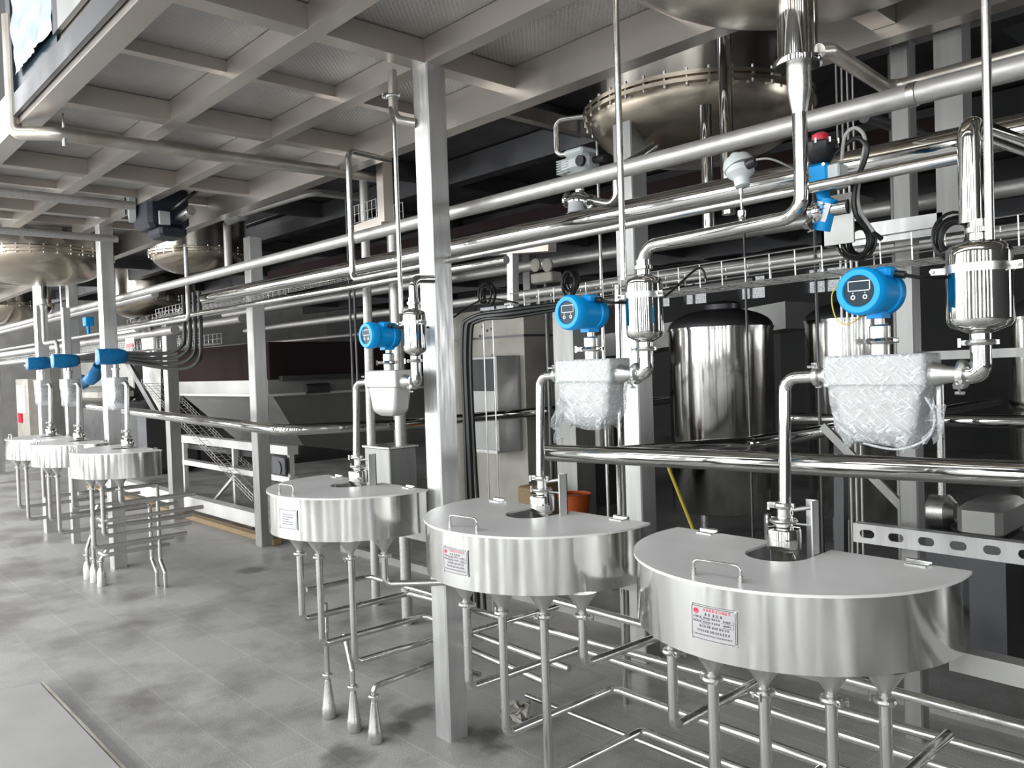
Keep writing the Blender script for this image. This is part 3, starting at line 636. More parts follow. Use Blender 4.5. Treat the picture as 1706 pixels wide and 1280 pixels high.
meter(-2.915, -3.18, ZM1, 'bare grey flow meter with blue head, left of the foreground column', False, B1X)
canister(-.61, -.83, ZM3, .066, 1.645, 1.835, 'large polished canister at the right beside the nearest flow meter', B3X)
canister(-1.535, -1.755, ZM2, .057, 1.665, 1.855, 'polished canister beside the second flow meter', B2X)
canister(-2.72, -2.915, ZM1, .048, 1.66, 1.84, 'polished canister just left of the foreground column', B1X)
# canister risers and vent rods
pipe('riser_pipe', [(-.625, 1.98, 1.88), (-.625, 1.98, 2.095), (-.625, 2.5, 2.12)], .0235, 'polish', 'polished riser pipe from the large right canister, bending back at its top', bend=.03)
pipe('riser_pipe', [(-2.72, 1.98, 1.88), (-2.72, 1.98, 1.965), (-2.72, 2.082, 1.97)], .0185, 'polish', 'short riser pipe above the canister left of the foreground column', bend=.035)
pipe('vent_rod', [(-.58, 1.955, 1.835), (-.58, 1.955, 3.3)], .0095, 'pipe', 'thin vertical tube rising from the large right canister to the top edge')
pipe('vent_rod', [(-1.60, 1.965, 1.85), (-1.60, 1.965, 3.3)], .010, 'pipe', 'thin vertical tube rising from the second canister past the overhead pipes')
pipe('vent_rod', [(-2.795, 1.97, 1.83), (-2.795, 1.97, 2.62), (-2.85, 1.99, 2.70)], .0095, 'pipe', 'thin vertical tube just left of the foreground column', bend=.03)
t = thing('beam_pipe', 'short tarnished pipe crossing behind the head of the foreground column, with a small clamp', 'pipe', (-2.87, 2.02, 2.66))
obj('pipe', MB().tube([(-2.87, 2.02, 2.87), (-2.87, 2.02, 2.66), (-2.80, 2.085, 2.64)], .02, bend=.05), 'rustpipe', t)
c = MB(); clamp_mb(c, (-2.87, 2.02, 2.76), (0, 0, 1), .022, ear=.02, side=(-1, -.6, 0)); obj('clamp', c, 'cast', t)
# the three bagged meters at far left
def bagged(xm, px_, cx, label, zc=1.765, pct=True):
    y = 1.98; t = thing('bagged_flow_meter', label, 'flow meter', (xm, y, 1.4))
    r = []; 
    for k, (yy, w, h) in enumerate(((-.105, .04, .045), (-.10, .055, .058), (-.02, .06, .062), (.06, .058, .060), (.10, .045, .05), (.125, .02, .03))):
        ring = []
        for i in range(16):
            a = 2*pi*i/16; c_, s_ = cos(a), sin(a); nz_ = noise.noise(Vector((xm*7+c_, yy*9, s_)))*.012
            ring.append((xm+math.copysign(abs(c_)**.55, c_)*(w+nz_), y-.03+yy*.95, zc+math.copysign(abs(s_)**.55, s_)*(h+nz_)))
        r.append(ring)
    obj('bagged_head', MB().loft(r), 'bluebag', t, ang=25)
    obj('neck', MB().lathe([(.022, 1.60), (.022, 1.66), (.030, 1.662), (.030, 1.676), (.014, 1.68), (.014, 1.72)], (xm, y, 0), n=20), 'cast', t)
    mb = MB(); casing(mb, xm, 1.555); obj('casing', mb, 'meter', t)
    mb = MB(); rings = []
    for k in range(16):
        tt = k/15; zz = 1.605-tt*.24; w = .124-.03*tt; d = .060-.01*tt; ring = []
        for i in range(28):
            a = 2*pi*i/28; c_, s2 = cos(a), sin(a); nv = noise.noise_vector(Vector((c_*3+xm*9, s2*3, zz*26)))*.012*(.3+tt)
            ring.append((xm+math.copysign(abs(c_)**.3, c_)*w+nv.x, y+math.copysign(abs(s2)**.3, s2)*d+nv.y, zz+nv.z))
        rings.append(ring)
    obj('stretch_film', mb.loft(rings), 'film', t, ang=180)
    d = thing('drop_pipe', f'grey pipe bending down from the bagged meter to {NAMES[cx]}', 'pipe', (px_, y, 1.12))
    obj('pipe', MB().tube([(xm+.12, y, 1.56), (px_, y, 1.56), (px_, 1.965, 1.15)], .017, bend=.035, n=14), 'pipe', d)
bagged(-6.58, -6.33, B0X, 'blue bagged flow meter in film, above the rightmost far-left basin')
bagged(-7.86, -7.58, BMX, 'blue bagged flow meter in film, middle of the far-left three')
bagged(-8.78, -8.5, BNX, 'blue bagged flow meter in film, leftmost of the far-left three')
inlet(B0X, -6.33, False); inlet(BMX, -7.58, False); inlet(BNX, -8.5, False)

# ------------------------------------------------------------------ outlet pipes below the basins
def outlet(cx, off, pts, label, m='pipe', r=.0142, bend=.03):
    x, y = cx+off[0], 2+off[1]
    return pipe('outlet_pipe', [(x, y, .835)]+[(x if p[0] is None else p[0], y if p[1] is None else p[1], p[2]) for p in pts], r, m, label, bend=bend, n=14)
# nearest basin
XR = 1.3
outlet(B3X, C3[0], [(None, None, .615), (None, 2.25, .615)], 'short outlet pipe at the left end of the nearest basin, turning back near its cone')
outlet(B3X, C3[1], [(None, None, .37), (None, 2.22, .405)], 'outlet pipe below the second cone of the nearest basin')
outlet(B3X, C3[2], [(None, None, .25), (None, 2.23, .29)], 'outlet pipe below the middle cone of the nearest basin')
outlet(B3X, C3[3], [(None, None, .115), (None, 2.44, .115)], 'outlet pipe below the fourth cone of the nearest basin')
outlet(B3X, C3[4], [(None, None, .62), (None, 2.18, .62)], 'short outlet pipe below the rightmost cone of the nearest basin')
# second basin: levels read from the photograph
outlet(B2X, C2[0], [(None, None, .545), (None, 2.20, .53), (XR, 2.22, .50)], 'outlet pipe with the upper bend at the left of the second basin')
outlet(B2X, C2[1], [(None, None, .435), (None, 2.20, .425), (XR, 2.23, .39)], 'outlet pipe below the second cone of the second basin, bending back at mid height')
outlet(B2X, C2[2], [(None, None, .32), (None, 2.20, .31), (XR, 2.24, .28)], 'longest outlet pipe of the second basin, bending near the floor')
outlet(B2X, C2[3], [(None, None, .67), (None, 2.20, .66)], 'short outlet pipe under the right cone of the second basin')
pipe('outlet_pipe', [(-2.30, 1.86, .86), (-2.30, 1.86, .62), (-2.30, 2.34, .61)], .011, 'pipe', 'thin separate drain pipe beside the foreground column under the second basin', bend=.03)
# third basin
outlet(B1X, C1[0], [(None, None, .535), (None, 2.215, .53), (-2.9, 2.24, .53), (XR, 2.30, .60)], 'leftmost outlet pipe of the third basin, ending in the highest bend')
outlet(B1X, C1[1], [(None, None, .452), (None, 2.215, .447), (-2.15, 2.24, .42)], 'second outlet pipe of the third basin from the left')
outlet(B1X, C1[2], [(None, None, .385), (None, 2.21, .378), (-2.25, 2.225, .34)], 'third outlet pipe of the third basin from the left')
outlet(B1X, C1[3], [(None, None, .70), (-2.6, 2.20, .69), (XR, 2.20, .68)], 'short outlet pipe at the right of the third basin joining the bright long rail')
pipe('rail_pipe', [(-3.35, 2.34, .77), (-3.0, 2.35, .77), (XR, 2.35, .755)], .012, 'pipe', 'uppermost long horizontal pipe behind the basins')
pipe('rail_pipe', [(-2.62, 2.45, .12), (-2.0, 2.45, .12), (XR, 2.45, .11)], .011, 'pipe', 'lowest long horizontal pipe just above the floor')
pipe('rail_pipe', [P(511, 983, 'Z', .56), (-3.48, 2.2, .56), (-2.83, 2.22, .56)], .012, 'pipe', 'thin bent pipe running behind the third basin outlets to the foreground column', bend=.04)
# floor cups
def floor_cup(x, y, pts, label, r=.0115, cz=.20):
    t = thing('floor_cup', label, 'drain', (x, y, 0))
    obj('cup', MB().lathe([(.032, 0), (.034, .004), (.031, .05), (.028, .06), (.016, .155), (.014, .175)], (x, y, 0), n=24), 'cast', t)
    c = MB(); clamp_mb(c, (x, y, cz), (0, 0, 1), .0145, w=.012, ear=.02, side=(1, -.4, 0)); obj('clamp', c, 'cast', t)
    obj('pipe', MB().tube([(x, y, .16)]+pts, r, bend=.025, n=14), 'pipe', t)
floor_cup(-3.33, 1.86, [(-3.33, 1.86, .40), (-3.36, 1.88, .46), (-3.36, 1.88, .52)], 'leftmost of three drain pipes standing in floor cups left of the foreground column')
floor_cup(-3.12, 1.865, [(-3.12, 1.865, .27), (-3.20, 1.88, .41)], 'middle of three drain pipes in floor cups, leaning left above its clamp')
floor_cup(-2.96, 1.87, [(-2.96, 1.87, .24), (-2.96, 2.2, .25), (-2.7, 2.25, .25)], 'right of three drain pipes in floor cups, bending right behind the foreground column')
# far-left basins' pipes
lv = .42
for k, (dx, dy) in enumerate(CL):
    nm = ('left', 'middle', 'right')[k]
    outlet(B0X, (dx, dy), [(None, None, (.40, .49, .72)[k]), (None, 2.33, (.40, .49, .72)[k])], f'{nm} outlet pipe of the rightmost far-left basin', m='dullpipe', r=.015)
for k, (z, x0, y1) in enumerate(((.60, -6.12, 2.42), (.54, -6.2, 2.36), (.35, -6.42, 2.30), (.29, -6.46, 2.28))):
    nm = ('upper', 'second', 'third', 'lowest')[k]
    pipe('return_pipe', [(x0, y1, z), (x0, 1.72+.03*k, z), (x0-.12, 1.72+.03*k, z)], .015, 'dullpipe', f'{nm} of four level return pipes under the rightmost far-left basin', bend=.03)
for k in range(2):
    for bx, nm in ((BMX, 'middle far-left basin'), (BNX, 'leftmost basin')):
        zz = (.46, .36)[k]
        outlet(bx, (.1+.1*k, -.32+.04*k) if bx == BMX else (.03+.13*k, -.34+.04*k), [(None, None, zz), (None, 2.7, zz)], f'{("front", "rear")[k]} outlet pipe of the {nm}', m='dullpipe', r=.015)
        pipe('return_pipe', [(bx+.3, 1.8, .86), (bx+.3, 1.8, .56-.03*k-.1*k), (bx+.3, 2.7, .56-.03*k-.1*k)], .014, 'dullpipe', f'{("higher", "lower")[k]} bent return pipe right of the {nm} outlets', bend=.03) if k == 0 else None
for k, (px_, py_, zt_) in enumerate(((147, 962, .33), (158, 968, .60), (170, 974, .30))):
    p = P(px_, py_, 'Z', .01); nm = ('left', 'middle', 'right')[k]
    t = thing('floor_cup', f'{nm} of three drain pipes standing on the floor under the far-left basins', 'drain', (p.x, p.y, 0))
    obj('cup', MB().lathe([(.036, 0), (.034, .09), (.026, .12), (.018, .14)], (p.x, p.y, 0), n=18), 'cast', t)
    obj('pipe', MB().tube([(p.x, p.y, .13), (p.x, p.y, zt_-.1), (p.x+.05*(k-1), p.y+.05, zt_)], .015, bend=.02), 'pipe', t)
    c = MB(); clamp_mb(c, (p.x, p.y, .19), (0, 0, 1), .016, ear=.02, side=(-1, 0, 0)); obj('clamp', c, 'cast', t)
for k, (px_, py_) in enumerate(((262, 975), (276, 977))):
    p = P(px_, py_, 'Z', .01); q = P((243, 250)[k], 850, 'Y', p.y)
    pipe('floor_pipe', [(p.x, p.y, 0), (p.x, p.y, .12), (p.x-.09, p.y, .2), (p.x-.09, p.y, (.62, .78)[k]), (p.x-.09, p.y-.55, (.62, .78)[k])], .015, 'pipe', f'{("left", "right")[k]} of two thin pipes standing on the floor right of the far-left basins', bend=.03)

# ------------------------------------------------------------------ overhead pipes
t = thing('header_pipe', 'thick pale galvanised header pipe running the length of the row overhead', 'pipe', (-4, 2.3, 2.26))
obj('pipe', MB().tube([(-15, 2.3, 2.29), (2, 2.3, 2.29)], .030, n=28), 'dullpipe', t)
mb = MB()
for x in (-.86, -7.45): mb.lathe([(.030, -.012), (.0325, -.010), (.0325, .010), (.030, .012)], (x, 2.3, 2.29), (1, 0, 0), n=28, cap=False)
obj('weld_band', mb, 'cast', t)
t = thing('large_steam_pipe', 'large polished pipe running beside the pale header, over the blue meters', 'pipe', (-3, 2.62, 2.15))
obj('pipe', MB().tube([(-6.4, 2.62, 2.21), (2, 2.62, 2.21)], .047, n=32), 'polish', t)
pipe('process_pipe', [(-9.0, 2.72, 2.12), (-2.95, 2.72, 2.12)], .022, 'polish', 'slender polished pipe under the large polished pipe, left of the foreground column')
pipe('process_pipe', [(-.66, 2.12, 2.06), (-3.53, 2.2, 2.055), (-3.53, 2.2, 2.62), (-3.53, 2.2, 2.70), (-3.60, 2.5, 2.71)], .0155, 'pipe', 'thin pipe running left past the column and turning up to the ceiling', bend=.04)
pipe('process_pipe', [(-14, 2.5, 2.05), (-6.45, 2.5, 2.05), (-6.45, 2.5, 2.62)], .0155, 'dullpipe', 'thin pipe at left rising to the dark motor housing', bend=.04)
pipe('cross_pipe', [(-4.60, .965, 3.4), (-4.60, .965, 2.825), (-4.40, 1.1, 2.80), (-4.28, 2.9, 2.80)], .033, 'rustpipe', 'tarnished pipe coming down at top left and running back under the mezzanine', bend=.05)
mb = MB().cyl((-4.38, 1.13, 2.83), (-4.38, 1.13, 2.9), .006, n=8).cyl((-4.38, 1.13, 2.74), (-4.38, 1.13, 2.80), .009, n=8); one('drain_cock', mb, 'cast', 'small drain cock with rod on the tarnished pipe at top left', 'valve')
pipe('cross_pipe', [(-5.85, .9, 2.78), (-5.85, P(224, 338, 'X', -5.85).y, 2.78)], .03, 'dullpipe', 'grey cross pipe under the mezzanine behind the tarnished one')
pipe('cross_pipe', [(-6.95, 1.2, 2.72), (-6.95, 2.15, 2.72)], .028, 'dullpipe', 'second grey cross pipe leading to the dark motor housing')
pipe('branch_pipe', [P(398, 358, 'Y', 2.9), P(520, 320, 'Y', 2.9), P(600, 330, 'Y', 3.5)], .026, 'dullpipe', 'sloping pale branch pipe with an elbow under the mezzanine, right of the motor', bend=.06)
pipe('down_pipe', [P(378, 372, 'Y', 2.9), P(381, 450, 'Y', 2.9)], .032, 'dullpipe', 'short thick vertical pipe below the clear-wrapped valve')
t = thing('ball_valve', 'clear-wrapped ball valve between the motor and the sloping pipe', 'valve', P(392, 360, 'Y', 2.9))
p = P(392, 358, 'Y', 2.9)
obj('body', MB().lathe([(.03, -.10), (.05, -.10), (.05, -.07), (.035, -.06), (.045, 0), (.035, .06), (.05, .07), (.05, .10), (.03, .10)], p, (1, .2, .1), n=24), 'cast', t)
obj('stretch_film', MB().lathe([(.03, -.12), (.065, -.09), (.06, 0), (.068, .09), (.03, .13)], p, (1, .2, .1), n=20), 'film', t)
# hangers
for k, (px_, py0, py1, Y) in enumerate(((369, 280, 350, 2.9), (97, 395, 520, 2.3))):
    a = P(px_, py0, 'Y', Y); b = P(px_+1, py1, 'Y', Y); one('hanger_rod', MB().cyl(a, (a.x, a.y, b.z), .008, n=8), 'pipe', ('hanger rod above the clear-wrapped valve', 'hanger rod above the middle bagged meter')[k], 'rod')
# drop tube (hanging tray post) and its small wire tray
t = thing('hanging_tray_post', 'square hanging post with a short ledge carrying wire mesh, left of the foreground column', 'support', (-4.05, 2.85, 2.55))
obj('post', MB().bar((-4.17, 2.85, 2.50), (-4.17, 2.85, 3.0), .07, .07), 'beam', t); 
obj('ledge', MB().bar((-4.17, 2.85, 2.50), (-4.52, 2.86, 2.49), .07, .075), 'beam', t)
pipe('down_pipe', [(-4.17, 2.9, 2.47), (-4.17, 2.9, 0)], .034, 'dullpipe', 'grey vertical pipe below the hanging post, behind the pale header')

# vertical dark polished pipes above right
pipe('down_pipe', [(-1.87, 3.0, 3.6), (-1.87, 3.0, 2.20)], .028, 'polish', 'dark polished vertical pipe in front of the flanged vessel')
pipe('down_pipe', [(-2.10, 3.2, 2.75), (-2.10, 3.2, 2.15)], .028, 'polish', 'short vertical pipe left of the temperature transmitter')
pipe('overflow_pipe', [P(1364, 86, 'Y', 1.99), P(1382, 84, 'Y', 2.03), P(1480, 148, 'Y', 2.55), P(1720, 84, 'Y', 2.55)], .020, 'rustpipe', 'tarnished side pipe curving from the top right vessel pot to the right', bend=.05)
pipe('overflow_pipe', [(-.35, 2.05, 3.1), (-.30, 2.6, 2.75), (1.0, 2.62, 2.8)], .022, 'pipe', 'polished pipe crossing the top right corner behind the thin tube', bend=.05)
pipe('side_pipe', [(-3.1, 3.5, 3.0), (-3.25, 3.42, 3.0), (-3.25, 3.42, 2.80), (-3.05, 3.5, 2.80)], .016, 'pipe', 'small bent side pipe at the left of the flanged vessel', bend=.04)
pipe('diagonal_pipe', [P(1440, 195, 'Y', 4.2), P(1560, 232, 'Y', 5.2)], .03, 'darksteel', 'dark diagonal pipe under the rear deck, right of the blue actuator')

# column and mitred duct at the upper right
t = thing('mitred_frame', 'grey square-section hanging frame with mitred corner, behind the large right riser', 'support', (-1.2, 3.3, 2.0))
a = P(1582, 150, 'Y', 3.4); b = P(1592, 372, 'Y', 3.4); c_ = P(1400, 372, 'Y', 3.4)
obj('post', MB().bar((b.x, 3.4, a.z+.6), (b.x, 3.4, b.z-.04), .10, .10), 'column2', t)
obj('arm', MB().bar((b.x-.03, 3.4, b.z), (c_.x, 3.4, b.z), .10, .085), 'column', t)
one('angle_plate', MB().box((-1.42, 2.9, 2.0), (-1.30, 2.91, 2.18)).box((-1.42, 2.9, 2.0), (-1.41, 3.0, 2.18)), 'greysteel', 'small grey mounting plate below the blue actuator', 'bracket')

# ------------------------------------------------------------------ valves and instruments
p = P(966, 273, 'Y', 2.72)
t = thing('electric_actuator', 'pale grey electric valve actuator with ribbed housing above the overhead pipes', 'actuator', (p.x, p.y, p.z-.09))
x, y, z = p
hb = MB(); hb.bbox((x-.085, y-.055, z-.045), (x+.085, y+.055, z+.035), .022)
hb.bbox((x-.055, y-.05, z+.033), (x+.06, y+.05, z+.062), .008)
obj('housing', hb, 'greycast', t, ang=30)
rb = MB()
for k in range(6): rb.bbox((x-.092, y-.060, z-.040+k*.011), (x-.02, y+.03, z-.0345+k*.011), .002)
obj('ribs', rb, 'greycast', t); obj('position_window', MB().cyl((x+.062, y-.056, z-.008), (x+.062, y-.072, z-.008), .024, n=24), 'black', t)
obj('cable_gland', MB().cyl((x+.08, y, z), (x+.15, y, z-.005), .016, n=16), 'black', t)
obj('stem', MB().cyl((x, y, z-.045), (x, y, z-.12), .016, n=16), 'cast', t)
q = P(965, 335, 'Y', 2.72)
t = thing('sanitary_valve', 'chrome ball valve with white and blue end below the grey actuator', 'valve', (q.x, q.y, q.z-.06))
obj('body', MB().lathe([(.02, -.07), (.036, -.07), (.036, -.058), (.024, -.055), (.042, -.02), (.042, .02), (.024, .055), (.036, .058), (.036, .07), (.02, .07)], (q.x, q.y, q.z), (1, .1, -.25), n=28).cyl((q.x, q.y, q.z), (q.x, q.y, q.z+.06), .02, n=16), 'polish', t)
obj('end_housing', MB().lathe([(.036, -.002), (.040, -.045), (.030, -.05)], (q.x+.01, q.y-.03, q.z-.01), (0, 0, 1), n=24), 'white', t)
obj('blue_cap', MB().cyl((q.x+.01, q.y-.03, q.z-.052), (q.x+.01, q.y-.03, q.z-.066), .036, n=24), 'blue', t)
pipe('valve_pipe', [(q.x+.07, q.y+.01, q.z-.01), (q.x+.2, q.y+.02, q.z-.05), (q.x+.2, q.y+.02, q.z+.10), (q.x+.2, q.y+.3, q.z+.25)], .018, 'pipe', 'pipe from the chrome valve turning up beside the thin vertical tube', bend=.04)
# temperature transmitter
x, y, z = -1.195, 1.98, 2.105
t = thing('temperature_transmitter', 'grey temperature transmitter head on a thin stem, left of the top right drop pipe', 'sensor', (x, y, 1.94))
obj('head', MB().lathe([(.012, -.045), (.020, -.042), (.021, -.022), (.024, -.018), (.038, -.004), (.038, .012)], (x, y, z), (-.2, .1, 1), n=32), 'greycast', t)
obj('cap', MB().lathe([(.042, .0), (.042, .012), (.036, .026), (.015, .034), (.012, .044), (.001, .045)], (x-.003, y+.001, z+.012), (-.45, .1, 1), n=32), 'greycast', t)
obj('cable_gland', MB().lathe([(.014, 0), (.014, .022), (.009, .032)], (x+.028, y-.01, z+.012), (1, -.3, .15), n=16), 'black', t)
obj('stem', MB().cyl((x, y, z-.04), (x+.001, y, 1.99), .0025, n=8).lathe([(.006, 0), (.006, .018)], (x, y, z-.06), n=12), 'cast', t)
obj('thermowell', MB().lathe([(.011, 1.945), (.011, 1.975), (.009, 1.978), (.012, 1.99), (.012, 1.999), (.006, 2.002)], (x+.001, y, 0), n=20), 'polish', t)
obj('cable', MB().curve([(x+.06, y-.02, z+.018), (x+.10, y, z+.012), (x+.15, y+.1, z-.03)], .0028, n=6), 'greycable', t)
# blue pneumatic actuator with red cap
p = P(1368, 292, 'Y', 2.2); x, y, z = p
t = thing('pneumatic_valve', 'blue pneumatic valve with black switch box and red cap beside the top right drop pipe', 'valve', (x, y, z-.13))
obj('actuator', MB().bbox((x-.035, y-.035, z-.040), (x+.035, y+.035, z+.028), .008), 'blue', t)
bl = MB()
for a, b in ((-1, -1), (1, -1), (-1, 1), (1, 1)): bl.cyl((x+a*.026, y-.035, z-.006+b*.026), (x+a*.026, y-.040, z-.006+b*.026), .005, n=8)
obj('cover_screws', bl, 'cast', t)
obj('switch_box', MB().lathe([(.022, .03), (.028, .034), (.046, .06), (.05, .085), (.044, .09), (.02, .095)], (x, y, z), n=8), 'black', t)
obj('indicator_cap', MB().lathe([(.022, .092), (.024, .098), (.022, .112), (.012, .118)], (x, y, z), n=24), 'red', t)
rs = MB()
for k in range(8): a = 2*pi*k/8+.2; rs.cyl((x+cos(a)*.048, y+sin(a)*.048, z+.08), (x+cos(a)*.048, y+sin(a)*.048, z+.094), .004, n=6)
obj('screws', rs, 'cast', t)
obj('side_plate', MB().bbox((x+.03, y-.03, z-.045), (x+.065, y+.03, z+.02), .004), 'greycast', t)
q = P(1378, 350, 'Y', 2.2)
obj('valve_neck', MB().cyl((x, y, z-.04), q, .018, n=16), 'blue', t)
lb = MB().bar(q+Vector((.004, -.022, .018)), q+Vector((-.014, -.022, -.030)), .04, .003, (0, 1, 0)); obj('tag', lb, 'white', t, label='white tag printed with fine rows')
ti = MB()
for k in range(4):
    for j in range(5):
        b0 = q+Vector((.002-.004*k+.003*j-.008, -.0245, .012-.011*k)); ti.bar(b0, b0+Vector((.0016, 0, 0)), .001, .006, (0, 1, 0))
obj('tag_printing', ti, 'ink', t)
obj('lower_actuator', MB().cyl(q+Vector((.006, 0, .03)), q+Vector((-.018, 0, -.055)), .024, n=20), 'blue', t)
c = MB(); clamp_mb(c, q+Vector((-.02, 0, -.002)), (1, 0, .2), .03, w=.02, ear=.035, side=(-.3, -.6, -.6)); c.cyl(q+Vector((-.05, 0, 0)), q+Vector((.06, 0, .0)), .02, n=16); obj('valve_body', c, 'polish', t)
obj('signal_cable', MB().curve([(x+.06, y, z+.03), (x+.075, y-.01, z+.09), (x+.105, y-.01, z+.105), (x+.125, y, z+.07), (x+.10, y+.02, z-.01), (x+.095, y+.02, z-.10), (x+.12, y+.05, z-.17)], .005, n=8), 'greycable', t)
obj('power_cable', MB().curve([(x+.04, y, z+.05), (x+.10, y, z+.08), (x+.13, y, z+.04), (x+.09, y+.01, z-.05), (x+.09, y+.02, z-.13), (x+.13, y+.08, z-.19)], .007, n=8), 'rubber', t)
# dark motor housing at left
p = P(268, 348, 'Y', 2.25); x, y, z = p
t = thing('motor_actuator', 'dark navy valve motor with grey end ring hanging under the mezzanine at left', 'actuator', (x, y, z-.17))
obj('housing', MB().bbox((x-.15, y-.16, z-.17), (x+.20, y+.14, z+.14), .03).bbox((x-.02, y-.10, z-.24), (x+.24, y+.10, z-.16), .02), 'navy', t, ang=30)
obj('end_ring', MB().lathe([(.07, -.03), (.12, -.025), (.12, .02), (.06, .03)], (x-.12, y-.17, z+.02), (-.3, -1, 0), n=28), 'greycast', t)
obj('ring_face', MB().lathe([(.001, 0), (.065, .0), (.065, .01)], (x-.13, y-.205, z+.02), (-.3, -1, 0), n=28), 'navy', t)
obj('label_plate', MB().bbox((x+.22, y-.10, z-.16), (x+.24, y-.02, z-.06), .004), 'greycast', t)
obj('cables', MB().curve([(x+.1, y, z+.1), (x+.05, y+.05, z+.17), (x+.4, y+.3, z+.2), (x+1.1, y+.5, z+.17)], .012).curve([(x+.2, y, z-.05), (x+.42, y, z-.02), (x+.55, y+.2, z+.17)], .012), 'rubber', t)
obj('stem', MB().cyl((x+.22, y+.05, z-.1), (x+.45, y+.05, z-.08), .035, n=16), 'cast', t)

# ------------------------------------------------------------------ wire cable trays
def tray(p0, p1, w, h, step, label, wires=3, wr=.0025, m='wire', side=(0, 1, 0)):
    """open wire-mesh tray from p0 to p1: long wires plus U-shaped hoops"""
    p0 = Vector(p0); p1 = Vector(p1); L_ = (p1-p0).length; d = (p1-p0)/L_; s_ = Vector(side); s_ = (s_-d*s_.dot(d)).normalized(); u = s_.cross(d); u = u if u.z > 0 or abs(u.z) < .1 else -u
    mb = MB()
    for k in range(wires):
        for a in (0, w): mb.cyl(p0+s_*a+u*h*k/(wires-1), p1+s_*a+u*h*k/(wires-1), wr, n=6)
    for k in range(1, 4): mb.cyl(p0+s_*w*k/4, p1+s_*w*k/4, wr, n=6)
    n = int(L_/step)
    for i in range(n+1):
        q = p0+d*(L_*i/n); mb.tube([q+u*h, q, q+s_*w, q+s_*w+u*h], wr, n=6, bend=0)
    return one('cable_tray', mb, m, label, 'cable tray')
tray((-3.45, 3.2, 1.90), (.2, 3.2, 1.97), .22, .11, .115, 'wire mesh cable tray running left to right behind the blue flow meters', wr=.003)
tray((-8.6, 3.0, 2.22), (-4.2, 3.0, 2.28), .2, .07, .09, 'wire mesh cable tray beside the large polished pipe, left of the foreground column', wr=.0022)
tray((-4.54, 2.83, 2.54), (-4.24, 2.83, 2.545), .2, .11, .05, 'short wire mesh tray standing on the hanging ledge', wr=.002)
tray((-20, 3.6, 1.95), (-9.0, 3.6, 1.95), .25, .12, .12, 'pale wire mesh tray running behind the far-left meters', wr=.003)
tray((-12.5, 3.95, 2.32), (-8.0, 3.95, 2.36), .2, .12, .15, 'wire mesh railing tray in front of the small flanged vessel', wr=.003)
pipe('conduit', [(-3.6, 3.3, 1.965), (.4, 3.3, 2.03)], .012, 'dullpipe', 'pale conduit lying in the cable tray behind the blue meters')
# black cables
def cable(pts, r, label, m='rubber', cat='cable', group=None): return one('cable', MB().curve(pts, r, n=8), m, label, cat, group)
a = P(768, 520, 'Y', 2.9); xk = a.x
for k, (dx, r) in enumerate(((0, .012), (.035, .016), (.075, .010))):
    cable([(xk+dx, 2.9+.02*k, .2), (xk+dx, 2.9, 1.2), (xk+dx+.005, 2.9, 1.75), (xk+dx+.06, 2.92, 1.87-.01*k), (xk+.35, 3.0, 1.90-.02*k), (xk+.7, 3.25, 1.93-.01*k), (xk+1.6, 3.3, 1.95)], r,
          ('leftmost thick black cable rising beside the foreground column and bending right', 'thickest black cable rising beside the foreground column', 'right thin black cable rising beside the foreground column')[k], cat='cable')
one('cable_ladder', MB().tube([(xk+.13, 2.95, .2), (xk+.13, 2.95, 1.85)], .004, n=6).tube([(xk+.21, 2.95, .2), (xk+.21, 2.95, 1.85)], .004, n=6), 'wire', 'pair of thin vertical tray wires beside the black cables, right of the foreground column', 'cable tray')
def coil(px_, py_, Y, R, label, n=7):
    c = P(px_, py_, 'Y', Y); mb = MB(); rnd = random.Random(px_)
    for k in range(n):
        R1 = R*(.72+.4*rnd.random()); ox, oz = rnd.uniform(-.008, .008), rnd.uniform(-.008, .008); tl = rnd.uniform(-.25, .25)
        pts = [c+Vector((ox+cos(2*pi*i/20)*R1, -.02+.008*k+cos(2*pi*i/20)*R1*tl, oz+sin(2*pi*i/20)*R1*1.15)) for i in range(21)]; mb.tube(pts, .006, n=6, bend=0, cap=False)
    return one('cable_coil', mb, 'rubber', label, 'cable')
coil(1428, 402, 3.0, .055, 'coil of black cable hanging on the tray left of the right canister')
coil(1590, 395, 3.0, .06, 'coil of black cable on the tray behind the large right riser')
coil(950, 470, 3.15, .055, 'coil of black cable on the tray above the second blue head', 6)
coil(813, 490, 3.15, .05, 'small coil of black cable right of the foreground column', 5)
# bundle at left: conduits bending off to the left
for k in range(4):
    x0 = P(304+9*k, 470, 'Y', 2.9).x; rr = .019
    cable([(x0, 2.9, 2.35), (x0, 2.9, 2.02-.02*k), (x0-.08, 2.9, 1.88-.05*k), (x0-.5, 2.85, 1.82-.05*k), (x0-1.4, 2.6, 1.86-.03*k), (x0-2.6, 2.4, 1.80)], rr,
          ('leftmost', 'second', 'third', 'rightmost')[k]+' of four black hoses curving down below the dark motor housing', cat='hose')

